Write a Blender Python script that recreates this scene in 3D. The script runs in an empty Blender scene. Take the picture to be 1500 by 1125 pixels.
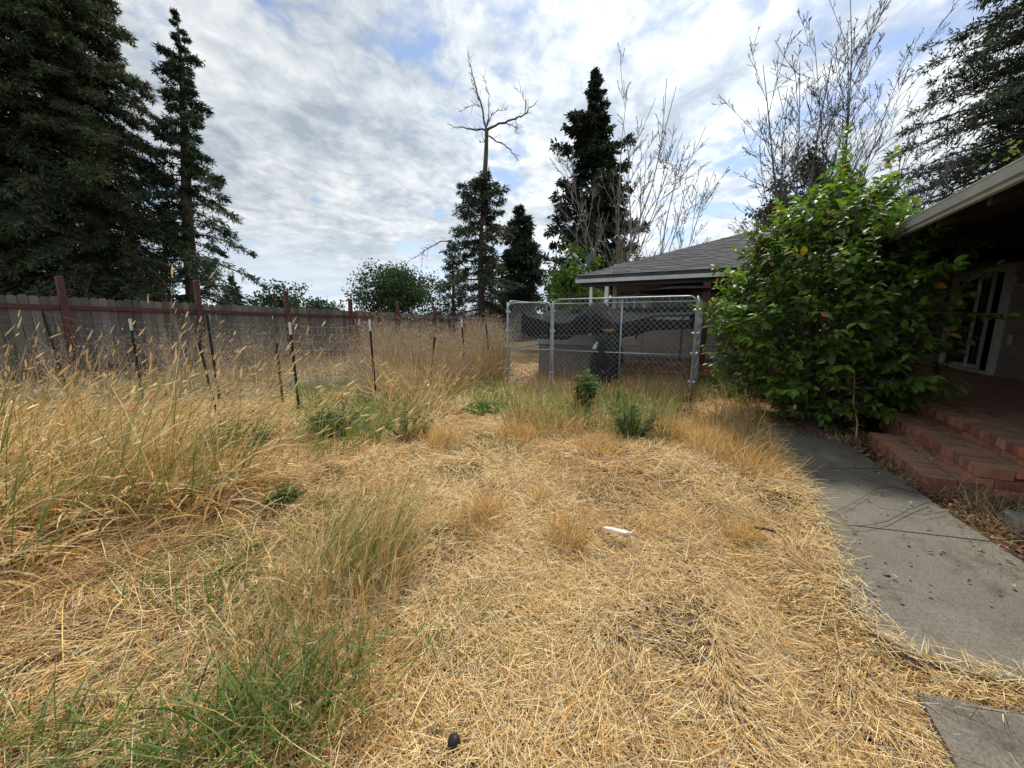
import bpy, math, random
import numpy as np
from mathutils import Vector, noise as mnoise

random.seed(7)
RNG = np.random.default_rng(11)
SC = bpy.context.scene
COL = SC.collection
PI = math.pi

# ------------------------------------------------------------------ camera
F = 563.0
CAMH = 1.45
PITCH = math.radians(9.58)
SP, CP = math.sin(PITCH), math.cos(PITCH)
cam = bpy.data.cameras.new('camera'); cam.sensor_width = 36; cam.lens = F / 1500 * 36
cam.clip_start = 0.05; cam.clip_end = 3000
camo = bpy.data.objects.new('camera', cam); COL.objects.link(camo)
camo.location = (0, 0, CAMH); camo.rotation_euler = (PI / 2 - PITCH, 0, 0)
SC.camera = camo

def ray(px, py):
    u = (px - 750) / F; v = (562.5 - py) / F
    return u, CP + v * SP, -SP + v * CP
def P(px, py, depth, dy=0.0):
    x, y, z = ray(px, py); return Vector((x * depth, y * depth + dy, CAMH + z * depth))
def G(px, py, z=0.0):
    x, y, dz = ray(px, py); t = (z - CAMH) / dz
    return Vector((x * t, y * t, z))
def to_px(x, y, z):
    d = y * CP - (z - CAMH) * SP
    return 750 + F * x / d, 562.5 - F * (y * SP + (z - CAMH) * CP) / d
# house axes: a runs along the long fence and the porch, b to the right of it
TH = math.radians(28.5)
AX, BX = (math.sin(TH), math.cos(TH)), (math.cos(TH), -math.sin(TH))
def H(s, r, z=0.0): return Vector((AX[0] * s + BX[0] * r, AX[1] * s + BX[1] * r, z))
def toH(p): return p[0] * AX[0] + p[1] * AX[1], p[0] * BX[0] + p[1] * BX[1]
def on_s(px, py, s):
    d = ray(px, py); ds, dr = toH(d); t = s / ds
    return dr * t, CAMH + d[2] * t          # r, z
def on_r(px, py, r):
    d = ray(px, py); ds, dr = toH(d); t = r / dr
    return ds * t, CAMH + d[2] * t          # s, z

def ground_h(x, y):
    return (0.025 * np.sin(1.3 * x + 0.7) * np.cos(1.1 * y) + 0.012 * np.sin(3.1 * x + 1.9 * y)
            + 0.008 * np.sin(7.3 * x - 5.1 * y) - 0.012)

# ------------------------------------------------------------------ object helpers
ROOT = {}
def setp(o, label=None, cat=None, group=None, kind=None):
    if label: o['label'] = label
    if cat: o['category'] = cat
    if group: o['group'] = group
    if kind: o['kind'] = kind
    return o
def thing(name, label, cat, loc=(0, 0, 0), group=None):
    o = bpy.data.objects.new(name, None); COL.objects.link(o); o.location = loc
    o.empty_display_size = 0.1
    setp(o, label, cat, group); ROOT[o] = Vector(loc); return o
def link_mesh(name, me, parent=None, off=None):
    o = bpy.data.objects.new(name, me); COL.objects.link(o)
    if parent is not None:
        o.parent = parent; ROOT[o] = ROOT[parent]
    return o
def np_mesh(name, verts, faces_list, mat, parent=None, cols=None, smooth=False, offset=None):
    """verts (n,3); faces_list: list of int arrays (m,k)."""
    verts = np.asarray(verts, np.float32).reshape(-1, 3)
    if parent is not None:
        verts = verts - np.array(ROOT[parent], np.float32)
    me = bpy.data.meshes.new(name)
    me.vertices.add(len(verts)); me.vertices.foreach_set('co', verts.ravel())
    faces_list = [np.asarray(f, np.int32) for f in faces_list if len(f)]
    nl = sum(f.size for f in faces_list); npoly = sum(len(f) for f in faces_list)
    me.loops.add(nl); me.polygons.add(npoly)
    me.loops.foreach_set('vertex_index', np.concatenate([f.ravel() for f in faces_list]))
    tot = np.concatenate([np.full(len(f), f.shape[1], np.int32) for f in faces_list])
    st = np.concatenate([[0], np.cumsum(tot)[:-1]]).astype(np.int32)
    me.polygons.foreach_set('loop_start', st)
    me.polygons.foreach_set('loop_total', tot)
    if cols is not None:
        ca = me.color_attributes.new('Col', 'FLOAT_COLOR', 'POINT')
        c = np.ones((len(verts), 4), np.float32); c[:, :3] = np.asarray(cols, np.float32).reshape(-1, 3)
        ca.data.foreach_set('color', c.ravel())
    me.polygons.foreach_set('use_smooth', np.full(npoly, bool(smooth)))
    me.update(calc_edges=True); me.validate()
    if mat: me.materials.append(mat)
    return link_mesh(name, me, parent)

class MB:
    """collects shapes, then links them as one mesh object"""
    def __init__(self): self.v = []; self.f = []; self.c = []
    def add(self, vs, fs, col=(1, 1, 1)):
        b = len(self.v)
        self.v += [tuple(p) for p in vs]; self.f += [tuple(i + b for i in q) for q in fs]
        self.c += [tuple(col)] * len(vs)
    def hexa(self, p, col=(1, 1, 1)):
        self.add(p, [(3, 2, 1, 0), (4, 5, 6, 7), (0, 1, 5, 4), (1, 2, 6, 5), (2, 3, 7, 6), (3, 0, 4, 7)], col)
    def box(self, x0, x1, y0, y1, z0, z1, col=(1, 1, 1), T=None):
        p = [(x0, y0, z0), (x1, y0, z0), (x1, y1, z0), (x0, y1, z0), (x0, y0, z1), (x1, y0, z1), (x1, y1, z1), (x0, y1, z1)]
        self.hexa([T(*q) for q in p] if T else p, col)
    def hbox(self, s0, s1, r0, r1, z0, z1, col=(1, 1, 1), bevel=0.0):
        if bevel:
            b = bevel
            base = [(s0, r0), (s1, r0), (s1, r1), (s0, r1)]
            ins = [(s0 + b, r0 + b), (s1 - b, r0 + b), (s1 - b, r1 - b), (s0 + b, r1 - b)]
            v = [H(*q, z0) for q in base] + [H(*q, z1 - b) for q in base] + [H(*q, z1) for q in ins]
            f = [(0, 3, 2, 1), (8, 9, 10, 11)]
            for i in range(4):
                j = (i + 1) % 4; f += [(i, j, j + 4, i + 4), (i + 4, j + 4, j + 8, i + 8)]
            self.add(v, f, col)
        else:
            self.box(s0, s1, r0, r1, z0, z1, col, H)
    def tube(self, pts, rad, n=8, col=(1, 1, 1), cap=True, closed=False):
        pts = [Vector(p) for p in pts]; m = len(pts)
        if not hasattr(rad, '__len__'): rad = [rad] * m
        vs, fs = [], []; up = None
        for i, p in enumerate(pts):
            if closed: d = pts[(i + 1) % m] - pts[i - 1]
            else: d = pts[min(i + 1, m - 1)] - pts[max(i - 1, 0)]
            if d.length < 1e-9: d = Vector((0, 0, 1))
            d.normalize()
            if up is None:
                up = Vector((0, 0, 1)) if abs(d.z) < .9 else Vector((1, 0, 0))
            e1 = d.cross(up)
            if e1.length < 1e-6: e1 = d.orthogonal()
            e1.normalize(); e2 = e1.cross(d); up = e2
            for k in range(n):
                a = 2 * PI * k / n
                vs.append(p + (e1 * math.cos(a) + e2 * math.sin(a)) * rad[i])
        for i in range(m if closed else m - 1):
            j = (i + 1) % m
            for k in range(n):
                l = (k + 1) % n
                fs.append((i * n + k, i * n + l, j * n + l, j * n + k))
        if cap and not closed:
            fs.append(tuple(range(n))[::-1]); fs.append(tuple((m - 1) * n + k for k in range(n)))
        self.add(vs, fs, col)
    def lathe(self, c, prof, n=20, col=(1, 1, 1), M=None):
        c = Vector(c); vs, fs = [], []
        for (r, z) in prof:
            for k in range(n):
                a = 2 * PI * k / n; q = Vector((r * math.cos(a), r * math.sin(a), z))
                vs.append(c + (M @ q if M else q))
        for i in range(len(prof) - 1):
            for k in range(n):
                l = (k + 1) % n; fs.append((i * n + k, i * n + l, (i + 1) * n + l, (i + 1) * n + k))
        self.add(vs, fs, col)
    def build(self, name, mat, parent=None, smooth=False):
        by = {}
        for q in self.f: by.setdefault(len(q), []).append(q)
        return np_mesh(name, np.array(self.v), [np.array(by[k]) for k in sorted(by)], mat, parent, np.array(self.c), smooth)

# ------------------------------------------------------------------ materials
def new_mat(name):
    m = bpy.data.materials.new(name); m.use_nodes = True
    nt = m.node_tree; nt.nodes.clear()
    return m, nt, lambda t, **k: _node(nt, t, k)
def _node(nt, t, k):
    n = nt.nodes.new(t)
    for a, b in k.items(): setattr(n, a, b)
    return n
def surf_mat(name, color, rough=.7, noise=.25, scale=6.0, bump=.0, bscale=40.0, metallic=0.0, attr=False, color2=None, spec=.4, stretch=None, trans=0.0):
    """procedural surface: base colour (times the Col attribute) mottled by noise, with bump"""
    m, nt, N = new_mat(name); L = nt.links.new
    out = N('ShaderNodeOutputMaterial'); b = N('ShaderNodeBsdfPrincipled')
    b.inputs['Roughness'].default_value = rough; b.inputs['Metallic'].default_value = metallic
    b.inputs['Specular IOR Level'].default_value = spec
    tc = N('ShaderNodeTexCoord'); src = tc.outputs['Object']
    if stretch:
        mp = N('ShaderNodeMapping'); mp.inputs['Scale'].default_value = stretch; L(src, mp.inputs['Vector']); src = mp.outputs['Vector']
    nz = N('ShaderNodeTexNoise'); nz.inputs['Scale'].default_value = scale; nz.inputs['Detail'].default_value = 6; nz.inputs['Roughness'].default_value = .65
    L(src, nz.inputs['Vector'])
    rp = N('ShaderNodeValToRGB'); c2 = color2 if color2 else tuple(c * (1 - noise) for c in color)
    rp.color_ramp.elements[0].position = .3; rp.color_ramp.elements[1].position = .7
    rp.color_ramp.elements[0].color = (*c2, 1)
    rp.color_ramp.elements[1].color = (*[min(1, c * (1 + noise * .6)) for c in color], 1)
    L(nz.outputs['Fac'], rp.inputs['Fac']); colout = rp.outputs['Color']
    if attr:
        at = N('ShaderNodeAttribute', attribute_name='Col'); mx = N('ShaderNodeMix', data_type='RGBA', blend_type='MULTIPLY')
        mx.inputs['Factor'].default_value = 1
        L(colout, mx.inputs['A']); L(at.outputs['Color'], mx.inputs['B']); colout = mx.outputs['Result']
    L(colout, b.inputs['Base Color'])
    if bump:
        n2 = N('ShaderNodeTexNoise'); n2.inputs['Scale'].default_value = bscale; n2.inputs['Detail'].default_value = 5
        L(src, n2.inputs['Vector']); bp = N('ShaderNodeBump'); bp.inputs['Strength'].default_value = bump; bp.inputs['Distance'].default_value = .02
        L(n2.outputs['Fac'], bp.inputs['Height']); L(bp.outputs['Normal'], b.inputs['Normal'])
    sh = b.outputs['BSDF']
    if trans:
        tr = N('ShaderNodeBsdfTransparent'); ms = N('ShaderNodeMixShader'); ms.inputs['Fac'].default_value = trans
        L(sh, ms.inputs[1]); L(tr.outputs['BSDF'], ms.inputs[2]); sh = ms.outputs['Shader']
    L(sh, out.inputs['Surface']); return m
def leaf_mat(name, rough=.5, translucent=.35, spec=.3, tint=(1, 1, 1), ttint=(1.1, 1.15, .6)):
    """leaves and blades: colour from the Col attribute, some light passing through"""
    m, nt, N = new_mat(name); L = nt.links.new
    out = N('ShaderNodeOutputMaterial'); b = N('ShaderNodeBsdfPrincipled'); t = N('ShaderNodeBsdfTranslucent'); ms = N('ShaderNodeMixShader')
    at = N('ShaderNodeAttribute', attribute_name='Col')
    mx = N('ShaderNodeMix', data_type='RGBA', blend_type='MULTIPLY'); mx.inputs['Factor'].default_value = 1; mx.inputs['B'].default_value = (*tint, 1)
    L(at.outputs['Color'], mx.inputs['A']); L(mx.outputs['Result'], b.inputs['Base Color'])
    m2 = N('ShaderNodeMix', data_type='RGBA', blend_type='MULTIPLY'); m2.inputs['Factor'].default_value = 1; m2.inputs['B'].default_value = (*ttint, 1)
    L(mx.outputs['Result'], m2.inputs['A']); L(m2.outputs['Result'], t.inputs['Color'])
    b.inputs['Roughness'].default_value = rough; b.inputs['Specular IOR Level'].default_value = spec
    ms.inputs['Fac'].default_value = translucent
    L(b.outputs['BSDF'], ms.inputs[1]); L(t.outputs['BSDF'], ms.inputs[2]); L(ms.outputs['Shader'], out.inputs['Surface'])
    return m

M = {}
M['straw'] = leaf_mat('straw', .55, .22, .25, ttint=(1.1, 1.0, .75))
M['grass'] = leaf_mat('grass', .5, .35, .3, ttint=(1.1, 1.2, .6))
M['conifer'] = leaf_mat('conifer', .7, .18, .15)
M['broadleaf'] = leaf_mat('broadleaf', .65, .3, .15)
M['citrus'] = leaf_mat('citrus', .46, .32, .28, ttint=(1.5, 1.5, .5))
M['litter'] = leaf_mat('litter', .7, .1, .2)
M['bark'] = surf_mat('bark', (.085, .060, .045), .9, .45, 5, .8, 14, stretch=(1, 1, .2))
M['pale_bark'] = surf_mat('pale_bark', (.20, .165, .14), .9, .35, 5, .4, 20)
M['grey_bark'] = surf_mat('grey_bark', (.105, .09, .082), .9, .35, 5, .4, 20)
M['fence_wood'] = surf_mat('fence_wood', (.135, .122, .11), .9, .38, 3.0, .5, 18, attr=True, stretch=(26, 26, .9))
M['red_wood'] = surf_mat('red_wood', (.085, .032, .026), .8, .45, 7, .3, 30, stretch=(3, 3, .6))
M['steel_post'] = surf_mat('steel_post', (.009, .011, .010), .85, .3, 20, .1, 60)
M['white_tip'] = surf_mat('white_tip', (.55, .54, .47), .7, .3, 30, .1, 60)
M['galv'] = surf_mat('galv', (.30, .33, .335), .5, .3, 12, .08, 50, metallic=.55)
M['wire'] = surf_mat('wire', (.36, .37, .365), .5, .25, 12, metallic=.4)
M['old_wire'] = surf_mat('old_wire', (.16, .155, .15), .6, .3, 12, metallic=.3)
M['shade_cloth'] = surf_mat('shade_cloth', (.012, .014, .016), .95, .4, 9, .25, 70, spec=.1, trans=.28)
M['cover'] = surf_mat('cover', (.010, .013, .013), .8, .4, 8, .4, 14)
M['yellow'] = surf_mat('yellow', (.55, .36, .07), .5, .2, 10, color2=(.5, .4, .2))
M['pale_box'] = surf_mat('pale_box', (.30, .305, .30), .7, .25, 6, .15, 30)
M['box_side'] = surf_mat('box_side', (.17, .15, .135), .75, .3, 8, .25, 35)
M['fascia'] = surf_mat('fascia', (.42, .43, .40), .6, .22, 2.5, .1, 30)
M['trim'] = surf_mat('trim', (.54, .53, .49), .6, .18, 5, .1, 40)
M['siding'] = surf_mat('siding', (.31, .255, .22), .75, .18, 3, .15, 60, attr=True)
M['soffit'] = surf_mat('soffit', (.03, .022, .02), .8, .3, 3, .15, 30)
M['shingle'] = surf_mat('shingle', (.046, .047, .051), .9, .35, 40, .6, 120, attr=True)
M['brick'] = surf_mat('brick', (.40, .165, .105), .9, .35, 14, .5, 90, attr=True)
M['mortar'] = surf_mat('mortar', (.075, .062, .052), .95, .3, 14, .4, 60)
M['satin_black'] = surf_mat('satin_black', (.02, .021, .023), .5, .2, 10)
M['dish'] = surf_mat('dish', (.055, .058, .062), .5, .2, 10)
M['paper'] = surf_mat('paper', (.62, .55, .50), .8, .12, 12, .3, 25)
M['stone'] = surf_mat('stone', (.26, .27, .24), .9, .3, 14, .5, 45)
M['ball'] = surf_mat('ball', (.012, .011, .011), .6, .2, 10, .3, 60)
M['twig'] = surf_mat('twig', (.075, .05, .038), .9, .3, 12)
M['twig_pale'] = surf_mat('twig_pale', (.34, .27, .17), .9, .3, 12)
M['blue_cloth'] = surf_mat('blue_cloth', (.03, .04, .085), .8, .3, 10)
M['rattan'] = surf_mat('rattan', (.035, .03, .03), .8, .5, 30, .5, 60)
def dusty(m, dust, amount):
    nt = m.node_tree; L = nt.links.new; b = [n for n in nt.nodes if n.type == 'BSDF_PRINCIPLED'][0]; src = b.inputs['Base Color'].links[0].from_socket
    ge = nt.nodes.new('ShaderNodeNewGeometry'); sx = nt.nodes.new('ShaderNodeSeparateXYZ'); L(ge.outputs['True Normal'], sx.inputs['Vector'])
    tc = nt.nodes.new('ShaderNodeTexCoord'); nz = nt.nodes.new('ShaderNodeTexNoise'); nz.inputs['Scale'].default_value = 5; nz.inputs['Detail'].default_value = 7; nz.inputs['Roughness'].default_value = .7; L(tc.outputs['Object'], nz.inputs['Vector'])
    a = nt.nodes.new('ShaderNodeMapRange'); a.inputs['From Min'].default_value = .35; a.inputs['From Max'].default_value = .7; a.inputs['To Min'].default_value = amount * .45; a.inputs['To Max'].default_value = amount; L(nz.outputs['Fac'], a.inputs['Value'])
    c = nt.nodes.new('ShaderNodeMath'); c.operation = 'MULTIPLY'; c.use_clamp = True; L(a.outputs['Result'], c.inputs[0]); L(sx.outputs['Z'], c.inputs[1])
    mx = nt.nodes.new('ShaderNodeMix'); mx.data_type = 'RGBA'; L(c.outputs['Value'], mx.inputs['Factor']); L(src, mx.inputs['A']); mx.inputs['B'].default_value = (*dust, 1); L(mx.outputs['Result'], b.inputs['Base Color'])
dusty(M['brick'], (.36, .27, .185), .75)
def glass_mat(name, col):
    m, nt, N = new_mat(name); out = N('ShaderNodeOutputMaterial'); b = N('ShaderNodeBsdfPrincipled')
    tc = N('ShaderNodeTexCoord'); nz = N('ShaderNodeTexNoise'); nz.inputs['Scale'].default_value = 1.5
    nt.links.new(tc.outputs['Object'], nz.inputs['Vector'])
    bp = N('ShaderNodeBump'); bp.inputs['Strength'].default_value = .02; nt.links.new(nz.outputs['Fac'], bp.inputs['Height']); nt.links.new(bp.outputs['Normal'], b.inputs['Normal'])
    b.inputs['Base Color'].default_value = (*col, 1); b.inputs['Roughness'].default_value = .08; b.inputs['Specular IOR Level'].default_value = .18
    nt.links.new(b.outputs['BSDF'], out.inputs['Surface']); return m
M['glass'] = glass_mat('glass', (.008, .009, .01))
M['pale_glass'] = glass_mat('pale_glass', (.05, .062, .058))

# ground: dry soil and thatch
def ground_mat():
    m, nt, N = new_mat('soil'); L = nt.links.new
    out = N('ShaderNodeOutputMaterial'); b = N('ShaderNodeBsdfPrincipled'); b.inputs['Roughness'].default_value = .95; b.inputs['Specular IOR Level'].default_value = .1
    tc = N('ShaderNodeTexCoord')
    n1 = N('ShaderNodeTexNoise'); n1.inputs['Scale'].default_value = .9; n1.inputs['Detail'].default_value = 8; n1.inputs['Roughness'].default_value = .7; L(tc.outputs['Object'], n1.inputs['Vector'])
    n2 = N('ShaderNodeTexNoise'); n2.inputs['Scale'].default_value = 45; n2.inputs['Detail'].default_value = 6; n2.inputs['Distortion'].default_value = 1.2; L(tc.outputs['Object'], n2.inputs['Vector'])
    r1 = N('ShaderNodeValToRGB'); r1.color_ramp.elements[0].position = .35; r1.color_ramp.elements[1].position = .65
    r1.color_ramp.elements[0].color = (.065, .048, .033, 1); r1.color_ramp.elements[1].color = (.17, .115, .06, 1)
    L(n1.outputs['Fac'], r1.inputs['Fac'])
    r2 = N('ShaderNodeValToRGB'); r2.color_ramp.elements[0].color = (.45, .42, .4, 1); r2.color_ramp.elements[1].color = (1.25, 1.2, 1.1, 1)
    r2.color_ramp.elements[0].position = .35; r2.color_ramp.elements[1].position = .68
    L(n2.outputs['Fac'], r2.inputs['Fac'])
    mx = N('ShaderNodeMix', data_type='RGBA', blend_type='MULTIPLY'); mx.inputs['Factor'].default_value = 1
    L(r1.outputs['Color'], mx.inputs['A']); L(r2.outputs['Color'], mx.inputs['B']); L(mx.outputs['Result'], b.inputs['Base Color'])
    bp = N('ShaderNodeBump'); bp.inputs['Strength'].default_value = .8; bp.inputs['Distance'].default_value = .03; L(n2.outputs['Fac'], bp.inputs['Height']); L(bp.outputs['Normal'], b.inputs['Normal'])
    L(b.outputs['BSDF'], out.inputs['Surface']); return m
M['soil'] = ground_mat()
def concrete_mat():
    m, nt, N = new_mat('concrete'); L = nt.links.new
    out = N('ShaderNodeOutputMaterial'); b = N('ShaderNodeBsdfPrincipled'); b.inputs['Roughness'].default_value = .9; b.inputs['Specular IOR Level'].default_value = .25
    tc = N('ShaderNodeTexCoord')
    def nz(s, d, r=.6):
        n = N('ShaderNodeTexNoise'); n.inputs['Scale'].default_value = s; n.inputs['Detail'].default_value = d; n.inputs['Roughness'].default_value = r; L(tc.outputs['Object'], n.inputs['Vector']); return n.outputs['Fac']
    def ramp(f, p0, c0, p1, c1):
        r = N('ShaderNodeValToRGB'); r.color_ramp.elements[0].position = p0; r.color_ramp.elements[1].position = p1
        r.color_ramp.elements[0].color = (*c0, 1); r.color_ramp.elements[1].color = (*c1, 1); L(f, r.inputs['Fac']); return r.outputs['Color']
    def mul(a, c):
        mx = N('ShaderNodeMix', data_type='RGBA', blend_type='MULTIPLY'); mx.inputs['Factor'].default_value = 1; L(a, mx.inputs['A']); L(c, mx.inputs['B']); return mx.outputs['Result']
    base = ramp(nz(1.1, 8, .7), .3, (.122, .110, .088), .7, (.180, .166, .134))
    grit = ramp(nz(140, 3), .32, (.62, .62, .62), .7, (1.3, 1.3, 1.3))
    stain = ramp(nz(3.2, 5, .75), .30, (.62, .58, .55), .46, (1, 1, 1))
    speck = N('ShaderNodeTexVoronoi'); speck.inputs['Scale'].default_value = 60; L(tc.outputs['Object'], speck.inputs['Vector'])
    sp = ramp(speck.outputs['Distance'], .06, (.5, .5, .5), .14, (1, 1, 1))
    L(mul(mul(mul(base, grit), stain), sp), b.inputs['Base Color'])
    bp = N('ShaderNodeBump'); bp.inputs['Strength'].default_value = .35; bp.inputs['Distance'].default_value = .01; L(nz(110, 4), bp.inputs['Height']); L(bp.outputs['Normal'], b.inputs['Normal'])
    L(b.outputs['BSDF'], out.inputs['Surface']); return m
M['concrete'] = concrete_mat()

# ------------------------------------------------------------------ sky, sun
SUN_AZ, SUN_EL = math.radians(22), math.radians(56)
def build_sky():
    w = bpy.data.worlds.new('World'); SC.world = w; w.use_nodes = True
    nt = w.node_tree; nt.nodes.clear(); L = nt.links.new
    N = lambda t, **k: _node(nt, t, k)
    out = N('ShaderNodeOutputWorld'); bg = N('ShaderNodeBackground'); L(bg.outputs['Background'], out.inputs['Surface'])
    sky = N('ShaderNodeTexSky', sky_type='NISHITA'); sky.sun_disc = False; sky.sun_elevation = SUN_EL; sky.sun_rotation = SUN_AZ
    sky.air_density = 1.0; sky.dust_density = .6; sky.ozone_density = 1.5
    tc = N('ShaderNodeTexCoord'); sx = N('ShaderNodeSeparateXYZ'); L(tc.outputs['Generated'], sx.inputs['Vector'])
    def math_(op, a, b=None, clamp=False):
        n = N('ShaderNodeMath', operation=op); n.use_clamp = clamp
        for i, v in enumerate((a, b)):
            if v is None: continue
            if isinstance(v, (int, float)): n.inputs[i].default_value = v
            else: L(v, n.inputs[i])
        return n.outputs['Value']
    zc = math_('ADD', math_('MAXIMUM', sx.outputs['Z'], 0.0), .15)
    px = math_('DIVIDE', sx.outputs['X'], zc); py = math_('DIVIDE', sx.outputs['Y'], zc)
    cb = N('ShaderNodeCombineXYZ'); L(px, cb.inputs['X']); L(py, cb.inputs['Y'])
    def noise(scale, detail, rough, dist=0.0, rot=0.0, sc=(1, 1, 1), loc=(0, 0, 0)):
        mp = N('ShaderNodeMapping'); mp.inputs['Rotation'].default_value = (0, 0, rot); mp.inputs['Scale'].default_value = sc; mp.inputs['Location'].default_value = loc
        L(cb.outputs['Vector'], mp.inputs['Vector'])
        n = N('ShaderNodeTexNoise'); n.inputs['Scale'].default_value = scale; n.inputs['Detail'].default_value = detail; n.inputs['Roughness'].default_value = rough; n.inputs['Distortion'].default_value = dist
        L(mp.outputs['Vector'], n.inputs['Vector']); return n.outputs['Fac']
    big = noise(.95, 4, .5, .3, .3, (1, 1.15, 1), CLOUD_OFF)
    rip = noise(4.2, 5, .6, .5, -.5, (1.25, 1.0, 1), (3, 1, 0))
    fine = noise(11.0, 5, .6, .3, -.4, (1.25, 1.0, 1), (7, 2, 0))
    # cover: large sheets broken by ripples, a few blue holes
    cov = math_('ADD', math_('MULTIPLY', big, 1.0), math_('ADD', math_('MULTIPLY', rip, .42), math_('MULTIPLY', fine, .16)))
    def ramp(f, pts):
        r = N('ShaderNodeValToRGB'); e = r.color_ramp.elements
        while len(e) < len(pts): e.new(.5)
        for i, (p, c) in enumerate(pts): e[i].position = p; e[i].color = (*c, 1) if hasattr(c, '__len__') else (c, c, c, 1)
        L(f, r.inputs['Fac']); return r.outputs['Color']
    mask = ramp(cov, [(.645, 0.0), (.77, 1.0)])
    # cloud shade: thin bright veil to grey-blue bellies
    dens = math_('ADD', math_('MULTIPLY', noise(1.5, 4, .55, .2, .5, (1, 1.05, 1), (9, 4, 0)), .60), math_('ADD', math_('MULTIPLY', rip, .36), math_('MULTIPLY', fine, .26)))
    cl = ramp(dens, [(.50, (.40, .46, .54)), (.62, (.64, .69, .74)), (.76, (.97, .98, 1.0))])
    # veiled sun glow
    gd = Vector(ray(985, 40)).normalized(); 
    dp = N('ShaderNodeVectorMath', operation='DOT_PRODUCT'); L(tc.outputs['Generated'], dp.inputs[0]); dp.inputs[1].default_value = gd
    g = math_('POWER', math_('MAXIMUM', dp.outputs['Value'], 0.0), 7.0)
    back = math_('MULTIPLY', math_('MAXIMUM', math_('MULTIPLY', sx.outputs['Y'], -1.0), 0.0), 1.15)  # extra sky brightness behind the camera, added to lift the shaded fronts
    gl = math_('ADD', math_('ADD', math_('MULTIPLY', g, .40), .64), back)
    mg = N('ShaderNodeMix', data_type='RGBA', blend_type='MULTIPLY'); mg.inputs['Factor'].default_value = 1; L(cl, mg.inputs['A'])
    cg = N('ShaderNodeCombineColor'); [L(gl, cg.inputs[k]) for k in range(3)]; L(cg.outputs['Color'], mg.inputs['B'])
    ms = N('ShaderNodeMix', data_type='RGBA', blend_type='MULTIPLY'); ms.inputs['Factor'].default_value = 1; L(sky.outputs['Color'], ms.inputs['A']); ms.inputs['B'].default_value = (.10, .10, .10, 1)
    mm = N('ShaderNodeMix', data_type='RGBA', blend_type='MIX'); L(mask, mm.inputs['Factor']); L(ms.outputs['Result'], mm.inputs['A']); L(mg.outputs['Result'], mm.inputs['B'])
    # the far sheet of cloud near the horizon
    hz = ramp(sx.outputs['Z'], [(0.0, 1.0), (.05, .85), (.22, 0.0)])
    far = ramp(noise(.5, 3, .5, 0, 0, (.35, 1.6, 1), (2, 8, 0)), [(.4, (.42, .50, .60)), (.62, (.60, .66, .71))])
    mh = N('ShaderNodeMix', data_type='RGBA', blend_type='MIX'); L(hz, mh.inputs['Factor']); L(mm.outputs['Result'], mh.inputs['A']); L(far, mh.inputs['B'])
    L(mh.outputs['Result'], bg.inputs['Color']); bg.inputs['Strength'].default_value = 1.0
CLOUD_OFF = (0.3, 1.2, 0)
build_sky()
sl = bpy.data.lights.new('sun', 'SUN'); sl.energy = 3.3; sl.angle = math.radians(5); sl.color = (1, .95, .87)
so = bpy.data.objects.new('sun', sl); COL.objects.link(so)
sd = Vector((math.sin(SUN_AZ) * math.cos(SUN_EL), math.cos(SUN_AZ) * math.cos(SUN_EL), math.sin(SUN_EL)))
so.rotation_euler = sd.to_track_quat('Z', 'Y').to_euler(); so.location = sd * 50
SC.view_settings.view_transform = 'Standard'; SC.view_settings.look = 'None'; SC.view_settings.gamma = 1; SC.view_settings.use_curve_mapping = False
SC.view_settings.exposure = 0.62
SC.render.engine = 'CYCLES'
SC.cycles.use_denoising = True; SC.cycles.denoiser = 'OPENIMAGEDENOISE'; SC.cycles.denoising_input_passes = 'RGB_ALBEDO_NORMAL'; SC.cycles.denoising_prefilter = 'ACCURATE'
SC.cycles.max_bounces = 7; SC.cycles.transparent_max_bounces = 12; SC.cycles.diffuse_bounces = 5; SC.cycles.glossy_bounces = 2; SC.cycles.transmission_bounces = 4

# ------------------------------------------------------------------ ground and path
def build_ground():
    # fine near the camera, coarse to the horizon
    n = 150
    q = np.linspace(-1, 1, n); ax = np.sign(q) * (np.abs(q) ** 3.2) * 900 + q * 14
    X, Y = np.meshgrid(ax, ax + 6, indexing='ij')
    far = np.clip((np.hypot(X, Y) - 25) / 20, 0, 1)
    Z = ground_h(X, Y) * (1 - far) - .02
    v = np.stack([X, Y, Z], -1).reshape(-1, 3)
    i = np.arange(n - 1); I, J = np.meshgrid(i, i, indexing='ij'); b = (I * n + J).ravel()
    f = np.stack([b, b + n, b + n + 1, b + 1], -1)
    o = np_mesh('ground', v, [f], M['soil'], smooth=True); setp(o, 'dry bare soil and thatch of the whole yard', 'ground', kind='structure')
build_ground()
LEFT = [(1122, 618), (1136, 640), (1152, 672), (1176, 715), (1192, 752), (1216, 800), (1232, 850), (1258, 900), (1285, 940), (1330, 968), (1420, 995), (1540, 1022), (1800, 1080)]
RIGHT = [(1185, 622), (1222, 642), (1262, 668), (1300, 695), (1340, 722), (1400, 765), (1445, 795), (1500, 832), (1600, 900), (1760, 1000), (1990, 1100)]
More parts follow.
